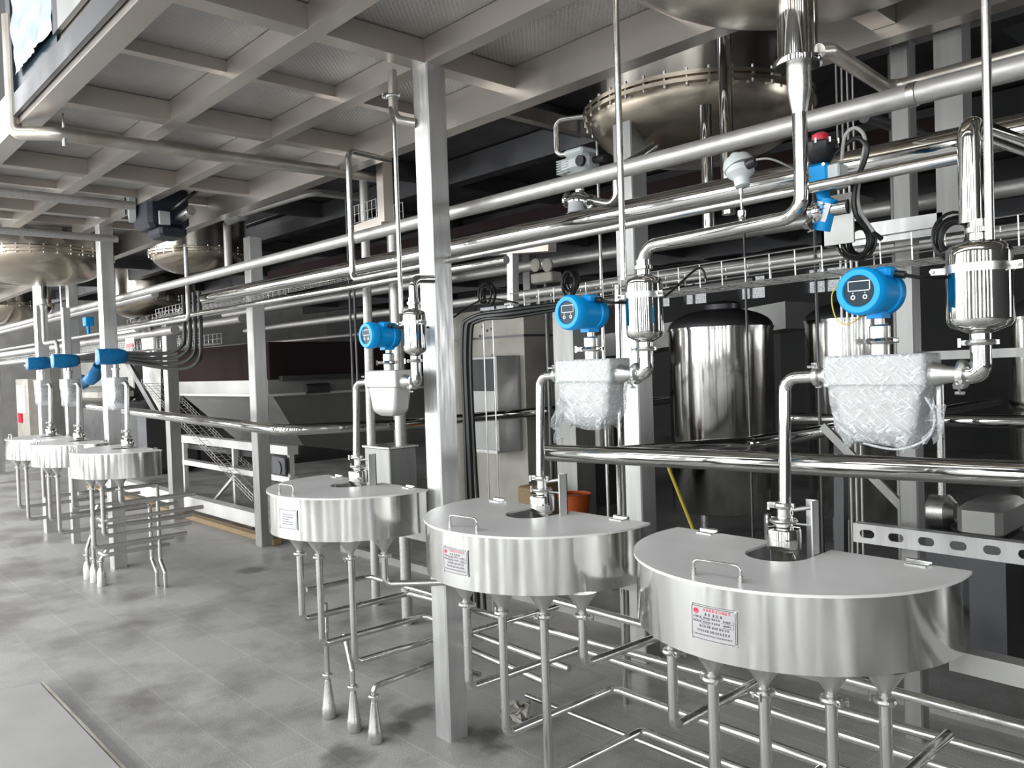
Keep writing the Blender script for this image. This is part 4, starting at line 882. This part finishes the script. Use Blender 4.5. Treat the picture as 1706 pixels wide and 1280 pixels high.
# ------------------------------------------------------------------ low pipes and background plant, right half
pipe('low_header', [(-2.48, 2.5, 1.212), (.6, 2.5, 1.29)], .036, 'polish', 'thick polished pipe crossing behind the basins at waist height on the right', n=32)
pipe('low_header', [(-2.34, 2.75, 1.19), (-2.05, 3.4, 1.19), (-2.05, 7.0, 1.19)], .034, 'polish', 'dark polished pipe running back behind the thick waist-high pipe', bend=.2, n=24)
pipe('low_header', [(-2.6, 4.8, 1.2), (1.5, 4.8, 1.25)], .035, 'polish', 'distant polished pipe right of the wrapped flow meter', n=24)
pipe('low_header', [(-10.5, 2.85, 1.27), (-5.62, 2.85, 1.165), (-5.3, 3.6, 1.16), (-5.3, 7.5, 1.16)], .043, 'polish', 'thick polished pipe in front of the hopper, bending away behind the third basin', bend=.22, n=28)
def tank(c, r, z1, label, legs=True):
    t = thing('storage_tank', label, 'tank', (c[0], c[1], 0))
    obj('shell', MB().lathe([(r*.98, .30), (r, .31), (r, z1-.02), (r+.008, z1-.018), (r+.008, z1), (r, z1+.002)], (c[0], c[1], 0), n=64), 'tank', t, ang=50)
    obj('domed_top', MB().lathe([(r*cos(a), z1+r*.38*sin(a)) for a in [pi/2*i/10 for i in range(11)]], (c[0], c[1], 0), n=64), 'darksteel', t, ang=60)
    mh = MB().lathe([(.14, 0), (.15, .01), (.15, .05), (.12, .07), (.05, .08)], (c[0]+r*.2, c[1]-r*.2, z1+r*.32), n=24); obj('manhole', mh, 'darksteel', t)
    for k in range(3):
        a = 2*pi*k/3+.6; obj('leg', MB().cyl((c[0]+cos(a)*r*.8, c[1]+sin(a)*r*.8, 0), (c[0]+cos(a)*r*.8, c[1]+sin(a)*r*.8, .36), .035, n=14), 'cast', t)
    bd = MB()
    return t
tank((-3.92, 6.1), .44, 1.86, 'polished storage tank left of the nearest wrapped meter, streaked with reflections')
tank((-2.93, 6.6), .42, 1.88, 'polished storage tank right behind the first one, half hidden by the wrapped meter')
tank((-1.15, 6.3), .60, 1.80, 'dark wide storage tank behind the large right canister')
tank((.6, 7.2), .62, 1.9, 'distant storage tank at the right picture edge')
t = thing('support_rack', 'grey square-tube rack with a crossbar behind the nearest meter and canister', 'rack', (-1.2, 3.9, 0))
obj('crossbar', MB().bar((-1.30, 3.5, 1.58), (1.0, 3.5, 1.60), .03, .035), 'column2', t)
obj('brace', MB().bar((-1.72, 3.48, 1.28), (-1.35, 3.48, .92), .02, .035), 'column2', t)
obj('cross_rail', MB().bar((-2.6, 3.44, 1.12), (-1.35, 3.44, 1.10), .03, .035), 'column2', t)
# slotted channel
t = thing('slotted_channel', 'pale steel channel with a row of oblong slots, behind the nearest basin', 'channel', (-1.2, 3.3, .8))
a = P(1421, 875, 'Y', 3.3); b = P(1421, 901, 'Y', 3.3)
x0, x1, zt_, zb_ = a.x, .6, a.z+.005, b.z; mb = MB(); pitch = .115; sw_, sh = .060, .034; y = 3.3; zm = (zt_+zb_)/2
def slot_strip(mb, x0, x1, zb_, zt_, y):
    xs = x0
    while xs < x1:
        cx_ = xs+pitch/2; n = 20; sl = []; sq = []
        for i in range(n):
            a_ = 2*pi*i/n+pi/4*0; c_, s_ = cos(a_), sin(a_); sx_ = (sw_/2-sh/2) * (1 if c_ > 0 else -1) if abs(c_) > .05 else 0
            sl.append((cx_+sx_+c_*sh/2, zm+s_*sh/2))
            tt = min(pitch/2/abs(c_) if abs(c_) > 1e-6 else 1e9, (zt_-zb_)/2/abs(s_) if abs(s_) > 1e-6 else 1e9); sq.append((cx_+c_*tt, zm+s_*tt))
        # corners so the strip stays whole
        vs = [(u, y, v) for u, v in sq+sl]+[(u, y+.004, v) for u, v in sq+sl]; fs = []
        for i in range(n): j = (i+1) % n; fs += [(i, j, n+j, n+i), (2*n+i, 2*n+j, 3*n+j, 3*n+i), (n+i, n+j, 3*n+j, 3*n+i)]
        mb.add(vs, fs)
        for cxx in (-1, 1):
            for czz in (-1, 1):
                q = (cx_+cxx*pitch/2, zm+czz*(zt_-zb_)/2); near = sorted(sq, key=lambda p_: (p_[0]-q[0])**2+(p_[1]-q[1])**2)[:2]
                mb.add([(q[0], y, q[1]), (near[0][0], y, near[0][1]), (near[1][0], y, near[1][1])], [(0, 1, 2)])
        xs += pitch
slot_strip(mb, x0, x1, zb_, zt_, y); obj('web', mb, 'column', t)
obj('upper_flange', MB().box((x0, y, zt_), (x1+.05, y+.05, zt_+.004)), 'column', t); obj('lower_flange', MB().box((x0, y, zb_-.004), (x1+.05, y+.05, zb_)), 'column', t)
ft = MB().box((-.72, 3.31, 0), (-.69, 3.34, zb_)); obj('foot', ft, 'column2', t)
# pump set under the right tanks
t = thing('pump_set', 'small pump with sheet-metal cowl behind the slotted channel', 'pump', (-.9, 4.6, .35))
ca = P(1592, 895, 'Y', 4.3); cb = P(1668, 846, 'Y', 4.3); obj('cowl', MB().bbox((ca.x, 4.3, ca.z), (cb.x, 4.75, cb.z), .03), 'greysteel', t); obj('pump_body', MB().lathe([(.05, 0), (.09, .02), (.09, .10), (.05, .14)], (ca.x-.2, 4.5, (ca.z+cb.z)/2), (1, 0, 0), n=24), 'cast', t); obj('base', MB().box((ca.x-.2, 4.35, 0), (cb.x, 4.75, ca.z)), 'darksteel', t)
obj('riser', MB().cyl((ca.x-.13, 4.5, ca.z), (ca.x-.13, 4.5, 1.5), .02, n=12), 'cast', t)
one('sheet_housing', MB().bbox((-.9, 5.35, .0), (1.4, 5.9, 1.05), .06), 'darksteel', 'low grey sheet housing at the right edge under the far tank', 'housing')
one('floor_kerb', MB().bar((-6.3, 3.72, .03), (2, 3.78, .03), .05, .06), 'concrete', 'low broken concrete kerb on the floor behind the nearest basin', 'kerb')
# squeegee, bucket
one('yellow_stick', MB().cyl(P(1100, 745, 'Y', 4.7), Vector((P(1178, 862, 'Y', 4.35).x+.25, 4.2, 0)), .012, n=10), 'yellow', 'yellow broom stick leaning behind the wide column', 'stick')
p = P(957, 835, 'Y', 4.6)
one('orange_bucket', MB().lathe([(.10, p.z-.15), (.13, p.z+.06), (.135, p.z+.06), (.12, p.z+.04)], (p.x, 4.6, 0), n=28), 'orange', 'orange bucket behind the second basin', 'bucket')
one('dark_crate', MB().bbox((p.x-.25, 4.42, 0), (p.x+.25, 4.8, p.z-.15), .01), 'darksteel', 'low dark crate carrying the orange bucket behind the second basin', 'crate')
# standpipe with cap left of wide column
p = P(1033, 860, 'Y', 2.9); 
t = thing('standpipe', 'polished vertical stand pipe with square cap, left of the wide column behind the second basin', 'pipe', (p.x, 2.9, 0))
obj('pipe', MB().cyl((p.x, 2.9, 0), (p.x, 2.9, 1.17), .013, n=14), 'polish', t); obj('cap', MB().bbox((p.x-.02, 2.88, 1.13), (p.x+.02, 2.92, 1.175), .004), 'cast', t)
pipe('down_pipe', [P(1033, 600, 'Y', 3.2)+Vector((0, 0, .38)), P(1035, 750, 'Y', 3.2), Vector((P(1035, 750, 'Y', 3.2).x, 3.2, 0))], .018, 'polish', 'dark polished vertical pipe left of the wide column, behind the second meter')
pipe('down_pipe', [(-3.7, 4.3, 3.45), (-3.7, 4.3, 0)], .012, 'pipe', 'thin vertical rod left of the first storage tank')
pipe('down_pipe', [P(1240, 440, 'Y', 4.5)+Vector((0, 0, 1.3)), P(1250, 730, 'Y', 4.5), Vector((P(1250, 730, 'Y', 4.5).x, 4.5, 0))], .008, 'darksteel', 'dark thin rod in front of the first storage tank')
pipe('down_pipe', [P(1357, 440, 'Y', 4.5)+Vector((0, 0, 1.3)), P(1366, 700, 'Y', 4.5), Vector((P(1366, 700, 'Y', 4.5).x, 4.5, 0))], .009, 'darksteel', 'dark thin rod just left of the wrapped meter')
for k, px_ in enumerate((1403, 1412, 1421, 1430)):
    a = P(px_, 560, 'Y', 4.2); pipe('cable_rod', [(a.x, 4.2, 3.4), (a.x, 4.2, 0)], .006, 'wire', 'thin vertical wires of a riser tray behind the nearest wrapped meter', group='riser tray wires')
one('service_duct', MB().bar(P(1400, 610, 'Y', 4.0), Vector((P(1400, 1000, 'Y', 4.0).x, 4.0, 0)), .05, .05), 'darksteel', 'dark cable duct behind the nearest meter neck', 'duct')

# white clad pillar, electrical cabinet
t = thing('clad_pillar', 'cream panelled pillar with bolt marks between the foreground column and the second meter', 'pillar', (-5.4, 5.4, 0))
a = P(873, 560, 'Y', 5.2); b = P(778, 560, 'Y', 5.2); cc = P(921, 560, 'X', a.x)
obj('core', MB().box((b.x-.5, 5.2, 0), (a.x, cc.y, 2.14)), 'paint', t)
obj('joint_strip', MB().box((b.x-.5, 5.19, 1.86), (a.x+.005, 5.2, 1.88)).box((a.x, 5.2, 1.86), (a.x+.006, cc.y, 1.88)), 'darksteel', t)
bt = MB()
for px_, py_ in ((803, 520), (805, 545), (820, 548), (806, 560), (812, 551), (822, 592), (800, 560)):
    q = P(px_, py_, 'Y', 5.2); bt.cyl((q.x, 5.2, q.z), (q.x, 5.185, q.z), .012, n=10)
obj('bolt_marks', bt, 'darksteel', t)
q0 = P(782, 595, 'Y', 4.9); q1 = P(832, 756, 'Y', 4.9); q2 = P(866, 600, 'X', q1.x)
t = thing('electrical_cabinet', 'wall-hung stainless cabinet with dark glass upper door on the cream pillar', 'cabinet', (q1.x-.3, 4.9, q1.z))
obj('body', MB().bbox((q0.x, 4.9, q1.z), (q1.x, 5.2, q0.z), .006), 'greysteel', t)
zt_, zb_ = q0.z, q1.z; H_ = zt_-zb_
obj('glass_door', MB().box((q0.x+.03, 4.885, zt_-H_*.36), (q1.x-.03, 4.9, zt_-H_*.03)), 'black', t)
obj('lower_door', MB().box((q0.x+.03, 4.885, zt_-H_*.72), (q1.x-.03, 4.9, zt_-H_*.40)), 'greysteel', t); obj('ledge', MB().box((q0.x, 4.87, zb_), (q1.x+.01, 4.9, zb_+.03)), 'column', t)
t = thing('pressure_gauges', 'pair of round white gauge lamps on a small box above the cream pillar', 'gauge', P(905, 460, 'Y', 5.0))
for px_ in (894, 914):
    q = P(px_, 442, 'Y', 5.0); obj('dial', MB().lathe([(.055, 0), (.058, -.02), (.04, -.03), (.001, -.034)], q, (0, 1, 0), n=24), 'paint', t)
q = P(905, 462, 'Y', 5.0); obj('box', MB().bbox((q.x-.13, 4.97, q.z-.05), (q.x+.13, 5.1, q.z+.04), .01), 'paint', t); obj('stand', MB().cyl((q.x, 5.03, 0), (q.x, 5.03, q.z-.04), .02, n=10), 'darksteel', t)
one('brown_case', MB().bbox((P(862, 820, 'Y', 4.5).x, 4.5, 0), (P(885, 820, 'Y', 4.5).x, 4.8, P(862, 810, 'Y', 4.5).z), .01), 'wood', 'brown wooden case beside the foot of the cream pillar', 'box')
one('square_post', MB().bar(P(854, 420, 'Y', 4.0), P(855, 515, 'Y', 4.0), .06, .06), 'column', 'short bright square post above the cable tray, right of the foreground column', 'post')
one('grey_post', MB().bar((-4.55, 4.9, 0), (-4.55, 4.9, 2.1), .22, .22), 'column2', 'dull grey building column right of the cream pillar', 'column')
one('junction_beam', MB().bar(P(745, 420, 'Y', 4.0), P(870, 416, 'Y', 4.0)+Vector((.3, 0, 0)), .08, .10), 'beam', 'grey horizontal beam behind the polished pipes right of the foreground column', 'beam')

# equipment box behind third basin
a = P(607, 745, 'Y', 2.75); b = P(632, 800, 'Y', 2.75); zt_ = a.z
t = thing('steel_canopy_box', 'small stainless box column behind the inlet cup of the third basin', 'box', (a.x, 2.8, .8))
obj('body', MB().bbox((a.x, 2.75, .8), (P(648, 745, 'Y', 2.75).x, 2.95, zt_), .006), 'column2', t)
obj('lip', MB().box((a.x-.01, 2.74, zt_), (P(648, 745, 'Y', 2.75).x+.01, 2.96, zt_+.01)), 'cast', t)

# ------------------------------------------------------------------ hopper group, left of centre
hx1, hy0 = -8.55, 4.2; zt_, zm_, zb_ = 1.95, 1.45, .58
t = thing('feed_hopper', 'large grey hopper with a dark upper box behind the short columns', 'hopper', (-10.5, 5.2, .5))
obj('upper_box', MB().box((-11.4, hy0, 1.52), (hx1, 7.6, zt_)), 'burgundy', t)
obj('rim_band', MB().box((-11.4, hy0-.04, 1.36), (hx1+.02, 7.62, 1.52)), 'greysteel', t)
obj('rim_lip', MB().box((-11.4, hy0-.08, 1.335), (hx1+.06, 7.66, 1.362)), 'lid', t)
hb = MB().loft([[(-11.3, hy0+.02, 1.36), (hx1-.02, hy0+.02, 1.36), (hx1-.02, 7.5, 1.36), (-11.3, 7.5, 1.36)], [(-10.7, hy0+.62, .62), (hx1-.35, hy0+.62, .62), (hx1-.35, 6.9, .62), (-10.7, 6.9, .62)]])
obj('sloping_bin', hb, 'greysteel', t, ang=10)
obj('side_rollers', MB().cyl((hx1+.05, 4.6, 1.40), (hx1+.05, 4.9, 1.40), .06, n=18).box((hx1, 4.3, 1.50), (hx1+.1, 7.4, 1.56)), 'darksteel', t)
t = thing('conveyor_frame', 'pale steel conveyor frame with rails under the hopper', 'conveyor', (-9.0, 4.0, .05))
obj('upper_rail', MB().bar((-10.6, 3.95, .80), (-7.6, 3.95, .80), .12, .09), 'lid', t); obj('lower_rail', MB().bar((-10.6, 3.95, .50), (-7.6, 3.95, .50), .10, .06), 'lid', t)
for x in (-10.5, -9.0, -8.1, -7.65): obj('upright', MB().bar((x, 3.95, 0), (x, 3.95, .80), .05, .05), 'lid', t)
obj('brace', MB().bar((-9.6, 3.93, .08), (-9.0, 3.93, .42), .03, .03), 'lid', t)
obj('end_gear', MB().cyl((-7.75, 3.85, .62), (-7.75, 4.0, .62), .07, n=20).bbox((-7.9, 3.86, .55), (-7.62, 3.9, .74), .01), 'darksteel', t)
obj('belt', MB().box((-10.6, 4.0, .66), (-7.62, 4.7, .72)), 'black', t)
one('base_beam', MB().bar((-13, 3.62, .13), (-7.2, 3.62, .13), .12, .14), 'lid', 'pale base beam lying along the floor below the conveyor', 'beam')
one('base_beam', MB().bar((-13, 3.45, .03), (-7.0, 3.45, .03), .08, .05), 'wood', 'timber strip on the floor in front of the pale base beam', 'timber')
one('brown_strip', MB().bar(P(355, 855, 'Z', .02), P(425, 878, 'Z', .02), .05, .03), 'wood', 'loose brown timber offcut on the floor between the two short columns', 'timber')
# descending ladder tray
tray(P(235, 640, 'Y', 3.75), P(420, 835, 'Y', 3.75), .28, .07, .09, 'wire cable tray sloping down to the floor behind the short columns', wr=.003)
t = thing('access_stair', 'sloping sheet-metal stair stringer with a white handrail left of the hopper', 'stair', (-11.5, 3.8, 0))
obj('stringer', MB().bar(P(205, 590, 'Y', 3.9), P(262, 690, 'Y', 3.9), .04, .10), 'darksteel', t)
obj('handrail', MB().tube([P(212, 592, 'Y', 3.9), P(248, 583, 'Y', 3.9), P(268, 605, 'Y', 3.9)], .018, bend=.1), 'white', t)
obj('panel', MB().add([P(240, 590, 'Y', 4.1), P(268, 600, 'Y', 4.1), P(268, 690, 'Y', 4.1), P(240, 640, 'Y', 4.1)], [(0, 1, 2, 3)]), 'greysteel', t)
one('posted_notice', MB().box((P(209, 580, 'Y', 3.0).x, 3.0, P(209, 581, 'Y', 3.0).z), (P(224, 580, 'Y', 3.0).x, 3.005, P(209, 564, 'Y', 3.0).z)), 'red_white', 'small white notice with red print behind the right bagged meter', 'notice')
one('notice_print', MB().box((P(211, 580, 'Y', 2.995).x, 2.99, P(209, 580, 'Y', 3.0).z), (P(222, 580, 'Y', 2.995).x, 2.997, P(209, 574, 'Y', 3.0).z)), 'red', 'red lower half of the small notice behind the right bagged meter', 'notice')
one('rear_conveyor', MB().loft([[(-9, 8.3, 1.5), (-4.5, 8.3, 1.9), (-4.5, 9.0, 1.9), (-9, 9.0, 1.5)], [(-9, 8.3, 1.8), (-4.5, 8.3, 2.2), (-4.5, 9.0, 2.2), (-9, 9.0, 1.8)]]).box((-8.8, 8.4, 0), (-8.7, 8.9, 1.6)).box((-5, 8.4, 0), (-4.9, 8.9, 1.9)), 'greysteel', 'pale sloping conveyor trough behind the hopper', 'conveyor')
t = thing('rear_machine', 'dark machine with a stainless side tank behind the third meter', 'machine', (-5.6, 6.5, 0))
obj('body', MB().box((-6.9, 6.2, 0), (-5.9, 7.6, 1.45)), 'darksteel', t)
obj('side_tank', MB().cyl((-4.95, 5.6, .75), (-4.95, 5.6, 1.5), .25, n=36), 'tank', t)
for k, px_ in enumerate((582, 590, 650, 659, 668)):
    a = P(px_, 480, 'Y', 4.4); pipe('down_pipe', [(a.x, 4.4, 3.4), (a.x, 4.4, 0)], (.012, .012, .016, .02, .014)[k], 'darksteel' if k != 3 else 'polish', ('leftmost', 'second', 'middle', 'fourth, brighter', 'rightmost')[k]+' of five rear vertical pipes above the third meter')
pipe('down_pipe', [P(606, 300, 'Y', 3.0), Vector((P(612, 620, 'Y', 3.0).x, 3.0, 0))], .03, 'dullpipe', 'dull grey vertical pipe just behind the third drop pipe')
# dark ducts high in the rear
one('air_duct', MB().bar((-12, 6.1, 3.05), (-2, 6.1, 3.05), .35, .3), 'burgundy', 'dark rectangular duct crossing under the rear deck', 'duct')
pipe('rear_pipe', [(-12, 5.2, 2.5), (-1, 5.2, 2.5)], .05, 'dullpipe', 'grey rear pipe high behind the foreground column')
pipe('rear_pipe', [(-10, 4.6, 2.15), (2, 4.6, 2.2)], .035, 'dullpipe', 'grey rear pipe level with the cable tray')
pipe('rear_pipe', [(-12, 5.6, 2.05), (-5, 5.6, 2.05)], .03, 'dullpipe', 'thin rear pipe just above the hopper box')
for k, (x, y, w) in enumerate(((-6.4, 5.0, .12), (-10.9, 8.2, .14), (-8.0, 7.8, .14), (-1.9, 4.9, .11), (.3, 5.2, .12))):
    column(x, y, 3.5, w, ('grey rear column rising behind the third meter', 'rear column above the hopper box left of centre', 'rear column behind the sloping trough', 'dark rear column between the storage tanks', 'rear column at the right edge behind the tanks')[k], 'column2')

# ------------------------------------------------------------------ far left
t = thing('control_cabinet', 'pale upright control cabinet with screen and red button at far left', 'cabinet', (-15.5, 4.6, 0))
a = P(24, 650, 'Y', 4.6); 
cx0 = P(24, 600, 'Y', 4.6).x; cx1 = P(44, 600, 'Y', 4.6).x; z1_ = P(30, 632, 'Y', 4.6).z; z0_ = 0
obj('body', MB().bbox((cx0, 4.6, z0_), (cx1, 5.0, z1_), .01), 'paint', t); obj('screen', MB().box((cx0+.2, 4.57, z0_+(z1_-z0_)*.5), (cx1-.2, 4.6, z1_-.15)), 'white', t); obj('stop_button', MB().box((cx0+.3, 4.56, z1_*.36), (cx0+.6, 4.6, z1_*.5)), 'red', t)
one('wall_panel', MB().bbox((-23, 5.6, 0), (-17.5, 5.8, 2.4), .02), 'greysteel', 'long pale partition panel in the far left background', 'partition')
one('machine_housing', MB().bbox((P(105, 690, 'Y', 4.4).x, 4.4, 0), (P(232, 690, 'Y', 4.4).x, 5.4, P(160, 672, 'Y', 4.4).z), .1), 'darksteel', 'dark machine housing behind the far-left basins', 'machine')
one('machine_cover', MB().bbox((P(128, 650, 'Y', 4.5).x, 4.5, P(160, 672, 'Y', 4.5).z), (P(165, 650, 'Y', 4.5).x, 5.2, P(150, 645, 'Y', 4.5).z), .1), 'paint', 'cream rounded cover on top of the dark machine at far left', 'cover')
SX = P(128, 640, 'Y', 4.5).x; SW = P(163, 640, 'Y', 4.5).x-SX; SZ = P(145, 642, 'Y', 4.5).z+.06
rings = []
for k in range(8):
    u = k/7; rings.append([(SX+SW*u+.05*sin(k*2+i), 4.55+.12*cos(2*pi*i/10), SZ+.10*sin(2*pi*i/10)*(1+.5*sin(k*1.7))+.3*u**3) for i in range(10)])
one('blue_sheet', MB().loft(rings), 'bluebag', 'crumpled blue plastic sheet lying on the cream cover at far left', 'sheet')
for k, (y, z, r) in enumerate(((3.0, 2.45, .04), (3.3, 2.1, .05), (4.2, 2.25, .05), (4.4, 1.95, .03), (2.9, 1.9, .025))):
    pipe('far_pipe', [(-21, y, z), (-8.6-.3*k, y, z)], r, 'dullpipe', ('highest', 'second', 'third', 'fourth', 'lowest, thin')[k]+' pale horizontal pipe in the far-left background')
for k, (x, y) in enumerate(((-12.0, 3.1), (-13.8, 2.3), (-16.5, 3.0), (-19.5, 2.2), (-11.5, 8.9))):
    column(x, y, 3.0, .12, ('slim column far left, just right of the leftmost meter', 'far column under the mezzanine at the left edge', 'distant column at far left in the bright bay', 'most distant column at far left', 'far column behind the dark machine housing')[k])
one('blue_valve', MB().bbox(P(147, 540, 'Y', 3.1)-Vector((.06, .05, .03)), P(147, 535, 'Y', 3.1)+Vector((.07, .05, .05)), .008).cyl(P(147, 540, 'Y', 3.1), P(147, 540, 'Y', 3.1)+Vector((0, 0, -.15)), .02, n=10), 'blue', 'small blue valve actuator between the left pipes, right of the far-left vessel pot', 'valve')
one('far_valve', MB().lathe([(.05, -.15), (.09, -.1), (.06, 0), (.09, .1), (.05, .15)], (-9.6, 3.2, 2.2), (1, 0, 0), n=20), 'cast', 'cluster valve body hanging under the far-left vessel', 'valve')

# ------------------------------------------------------------------ fascia panel at top left
t = thing('window_panel', 'mirror-steel panel with a clear plastic-covered window on the mezzanine edge at top left', 'panel', (-4.2, 1.0, 2.93))
y = .975
def fr(x0, x1, z0, z1, m='darksteel', nm='frame_bar', t_=.02): return obj(nm, MB().box((x0, y-t_, z0), (x1, y, z1)), m, t)
fr(-4.62, -2.2, 2.90, 3.0); fr(-4.62, -4.53, 3.0, 3.9); fr(-3.80, -3.72, 3.05, 3.9); fr(-3.72, -2.2, 3.05, 3.9, 'greysteel', 'side_sheet')
obj('dark_backing', MB().box((-4.53, .97, 3.0), (-3.8, .974, 3.9)), 'darkglass', t)
vs = []; n1, n2 = 26, 30
for i in range(n1+1):
    for j in range(n2+1):
        u, v = i/n1, j/n2; dd = noise.noise(Vector((u*5+v*3, v*9, 2)))*.014+abs(noise.noise(Vector((u*9-v*6, v*2, 5))))*.02
        vs.append((-4.50+.70*u+.03*(1-v)*(1-u), y-.022-dd, 3.07+.82*v))
obj('plastic_sheet', MB().add(vs, [(i*(n2+1)+j, (i+1)*(n2+1)+j, (i+1)*(n2+1)+j+1, i*(n2+1)+j+1) for i in range(n1) for j in range(n2)]), mat('milky_plastic', (.42, .50, .56), 0, .3, spec=.4), t, ang=180, label='bluish white plastic sheet stretched in folds over the window')

# ------------------------------------------------------------------ on the floor
t = thing('floor_hatch', 'large loose steel plate lying on the floor at the bottom left corner', 'hatch', (-4.7, .6, 0))
obj('plate', MB().add([(-4.72, .985, .0), (-1.2, .985, .0), (-1.2, -1.2, .0), (-5.15, -1.2, .0), (-4.72, .985, .045), (-1.2, .985, .045), (-1.2, -1.2, .045), (-5.15, -1.2, .045)], [(0, 1, 2, 3), (4, 5, 6, 7), (0, 1, 5, 4), (1, 2, 6, 5), (2, 3, 7, 6), (3, 0, 4, 7)]), 'hatchplate', t)
obj('edge_strip', MB().bar((-4.72, .995, .035), (-1.2, .995, .035), .012, .03), 'rustpipe', t)
rings = []
c0 = P(862, 1192, 'Z', .05)
for k in range(15):
    u = k/14; ring = []
    for i in range(16):
        a_ = 2*pi*i/16; nv = noise.noise_vector(Vector((cos(a_)*2.2, sin(a_)*2.2, u*5)))*.045+noise.noise_vector(Vector((cos(a_)*6, sin(a_)*6, u*14)))*.02
        w_ = .25+.75*sin(pi*min(.97, max(.03, u)))**.6
        ring.append((c0.x-.07+.14*u+nv.x, c0.y+.055*cos(a_)*w_+nv.y, max(.001, .048+.048*sin(a_)*w_+nv.z+.02*u)))
    rings.append(ring)
one('crumpled_paper', MB().loft(rings), 'paper', 'crumpled paper bag on the floor between the outlet pipes of the second basin', 'paper', )
